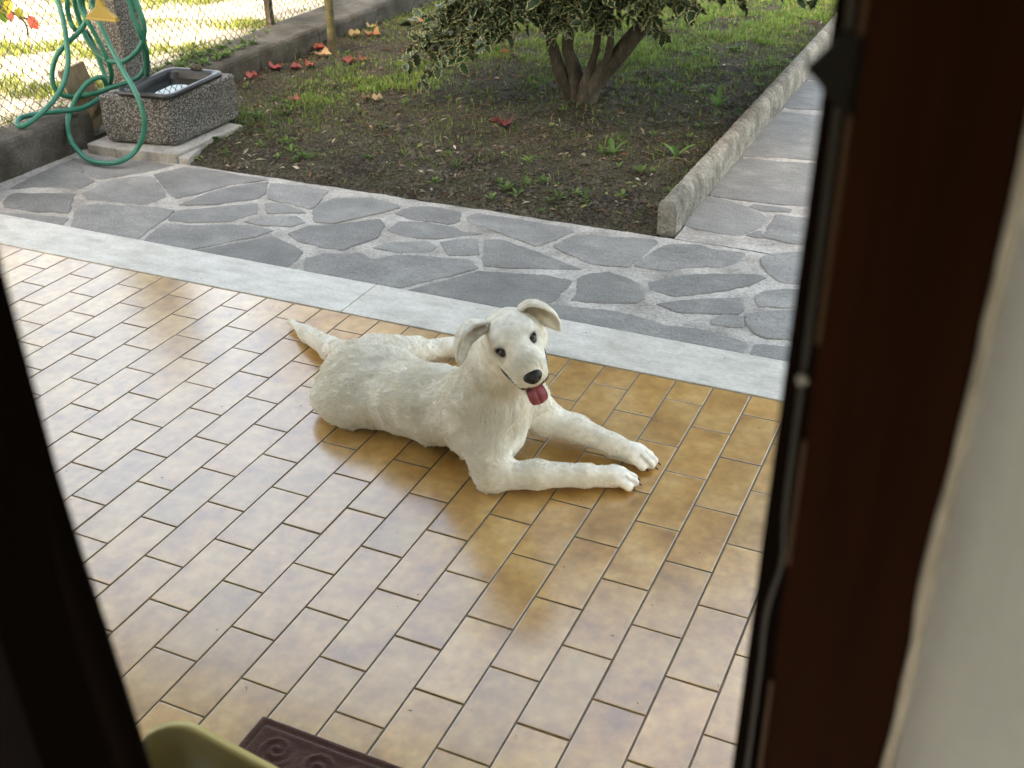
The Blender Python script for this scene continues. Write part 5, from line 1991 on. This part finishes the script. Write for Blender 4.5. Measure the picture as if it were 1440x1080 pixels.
# ------------------------------------------------------------------ door mat and chair
dm = MB()
nx, ny = 150, 92
X, Y = np.meshgrid(np.linspace(.231, .93, nx), np.linspace(-1.37, -.945, ny))
Lx, Ly = (X - .231), (-.945 - Y)
edge = np.minimum(np.minimum(Lx, .699 - Lx), np.minimum(Ly, .425 - Ly))
Z = np.full_like(X, .0075)
Z += .0035 * np.exp(-((edge - .010) / .006) ** 2) + .003 * np.exp(-((edge - .027) / .005) ** 2) - .002 * np.exp(-((edge - .0185) / .004) ** 2)
inner = np.clip((edge - .036) / .006, 0, 1)
scr = np.zeros_like(X)
for (cx, cy, r0, tw, ph) in [(.082, .068, .034, 1, 0), (.178, .075, .036, -1, 2), (.275, .07, .034, 1, 4), (.37, .075, .036, -1, 1), (.47, .068, .034, 1, 3), (.57, .073, .036, -1, 5), (.625, .16, .032, 1, 2), (.08, .17, .034, -1, 1), (.175, .19, .045, 1, 3), (.3, .2, .05, -1, 0), (.42, .2, .048, 1, 2), (.53, .21, .045, -1, 4), (.085, .28, .034, 1, 2), (.1, .36, .03, -1, 2), (.22, .34, .04, 1, 5), (.35, .345, .04, -1, 2), (.48, .34, .04, 1, 0), (.6, .32, .045, -1, 3)]:
    dx, dy = Lx - cx, Ly - cy
    rr, an = np.hypot(dx, dy), np.arctan2(dy, dx)
    sp_ = np.cos(2 * math.pi * rr / (r0 * .62) + tw * an + ph)
    scr = np.maximum(scr, np.clip(sp_ * 1.4, 0, 1) * np.clip((r0 * 1.25 - rr) / .008, 0, 1))
Z += inner * (.0050 * scr - .0016) + .0006 * fbm(np.stack([X, Y], -1), 160, 2)
Z[0, :] = Z[-1, :] = .002
Z[:, 0] = Z[:, -1] = .002
dm.grid(np.stack([X, Y, Z], -1))
tag(part("doormat", dm, M['mat'], None, smooth=True), "dark brown doormat with raised scroll pattern lying on the tiles", "doormat")

ch = thing("chair", "small yellow plastic chair with rounded back just outside the door", "chair", (.77, -1.6, 0))
ca, sa = math.cos(-.12), math.sin(-.12)
T = lambda x, y, z: (.752 + ca * x - sa * y, -1.527 + sa * x + ca * y, z)


def shell(fn, nu, nv, th):
    A = np.array([[fn(u, v) for u in np.linspace(0, 1, nu)] for v in np.linspace(0, 1, nv)])
    n = np.cross(np.gradient(A, axis=1), np.gradient(A, axis=0))
    n /= np.linalg.norm(n, axis=2)[..., None] + 1e-12
    B = A + n * th
    b = MB()
    b.grid(A)
    o = nu * nv
    b2 = MB()
    b2.grid(B)
    b.v += b2.v
    b.f += [tuple(o + i for i in f)[::-1] for f in b2.f]
    b.m += [0] * len(b2.f)
    for i in range(nu - 1):
        b.add([], [])
        b.f += [(i + 1, i, o + i, o + i + 1), ((nv - 1) * nu + i, (nv - 1) * nu + i + 1, o + (nv - 1) * nu + i + 1, o + (nv - 1) * nu + i)]
        b.m += [0, 0]
    for j in range(nv - 1):
        b.f += [(j * nu, (j + 1) * nu, o + (j + 1) * nu, o + j * nu), ((j + 1) * nu + nu - 1, j * nu + nu - 1, o + j * nu + nu - 1, o + (j + 1) * nu + nu - 1)]
        b.m += [0, 0]
    return b


def backfn(u, v):
    s = 2 * u - 1
    a = max(0, abs(s) - .62) / .38
    topz = .697 - .045 * (1 - math.sqrt(max(0, 1 - min(a, 1) ** 2)))
    return T(s * (.188 - .018 * (1 - v)), .004 - .02 * (1 - v) - .035 * min(a, 1) ** 2, .30 + (topz - .30) * v)


part("backrest", shell(backfn, 33, 9, -.014), M['chair'], ch, smooth=True)
part("seat", shell(lambda u, v: T((2 * u - 1) * .18, -.02 - .27 * v, .315 - .012 * math.sin(math.pi * u) * math.sin(math.pi * v)), 15, 9, .016), M['chair'], ch, smooth=True)
for sx in (-1, 1):
    for y0, y1 in ((-.04, .02), (-.26, -.28)):
        b = MB()
        b.tube([T(sx * .155, y0, .312), T(sx * .165, (y0 + y1) / 2, .16), T(sx * .175, y1, .004)], [.017, .015, .012], 10)
        part("leg", b, M['chair'], ch, smooth=True)
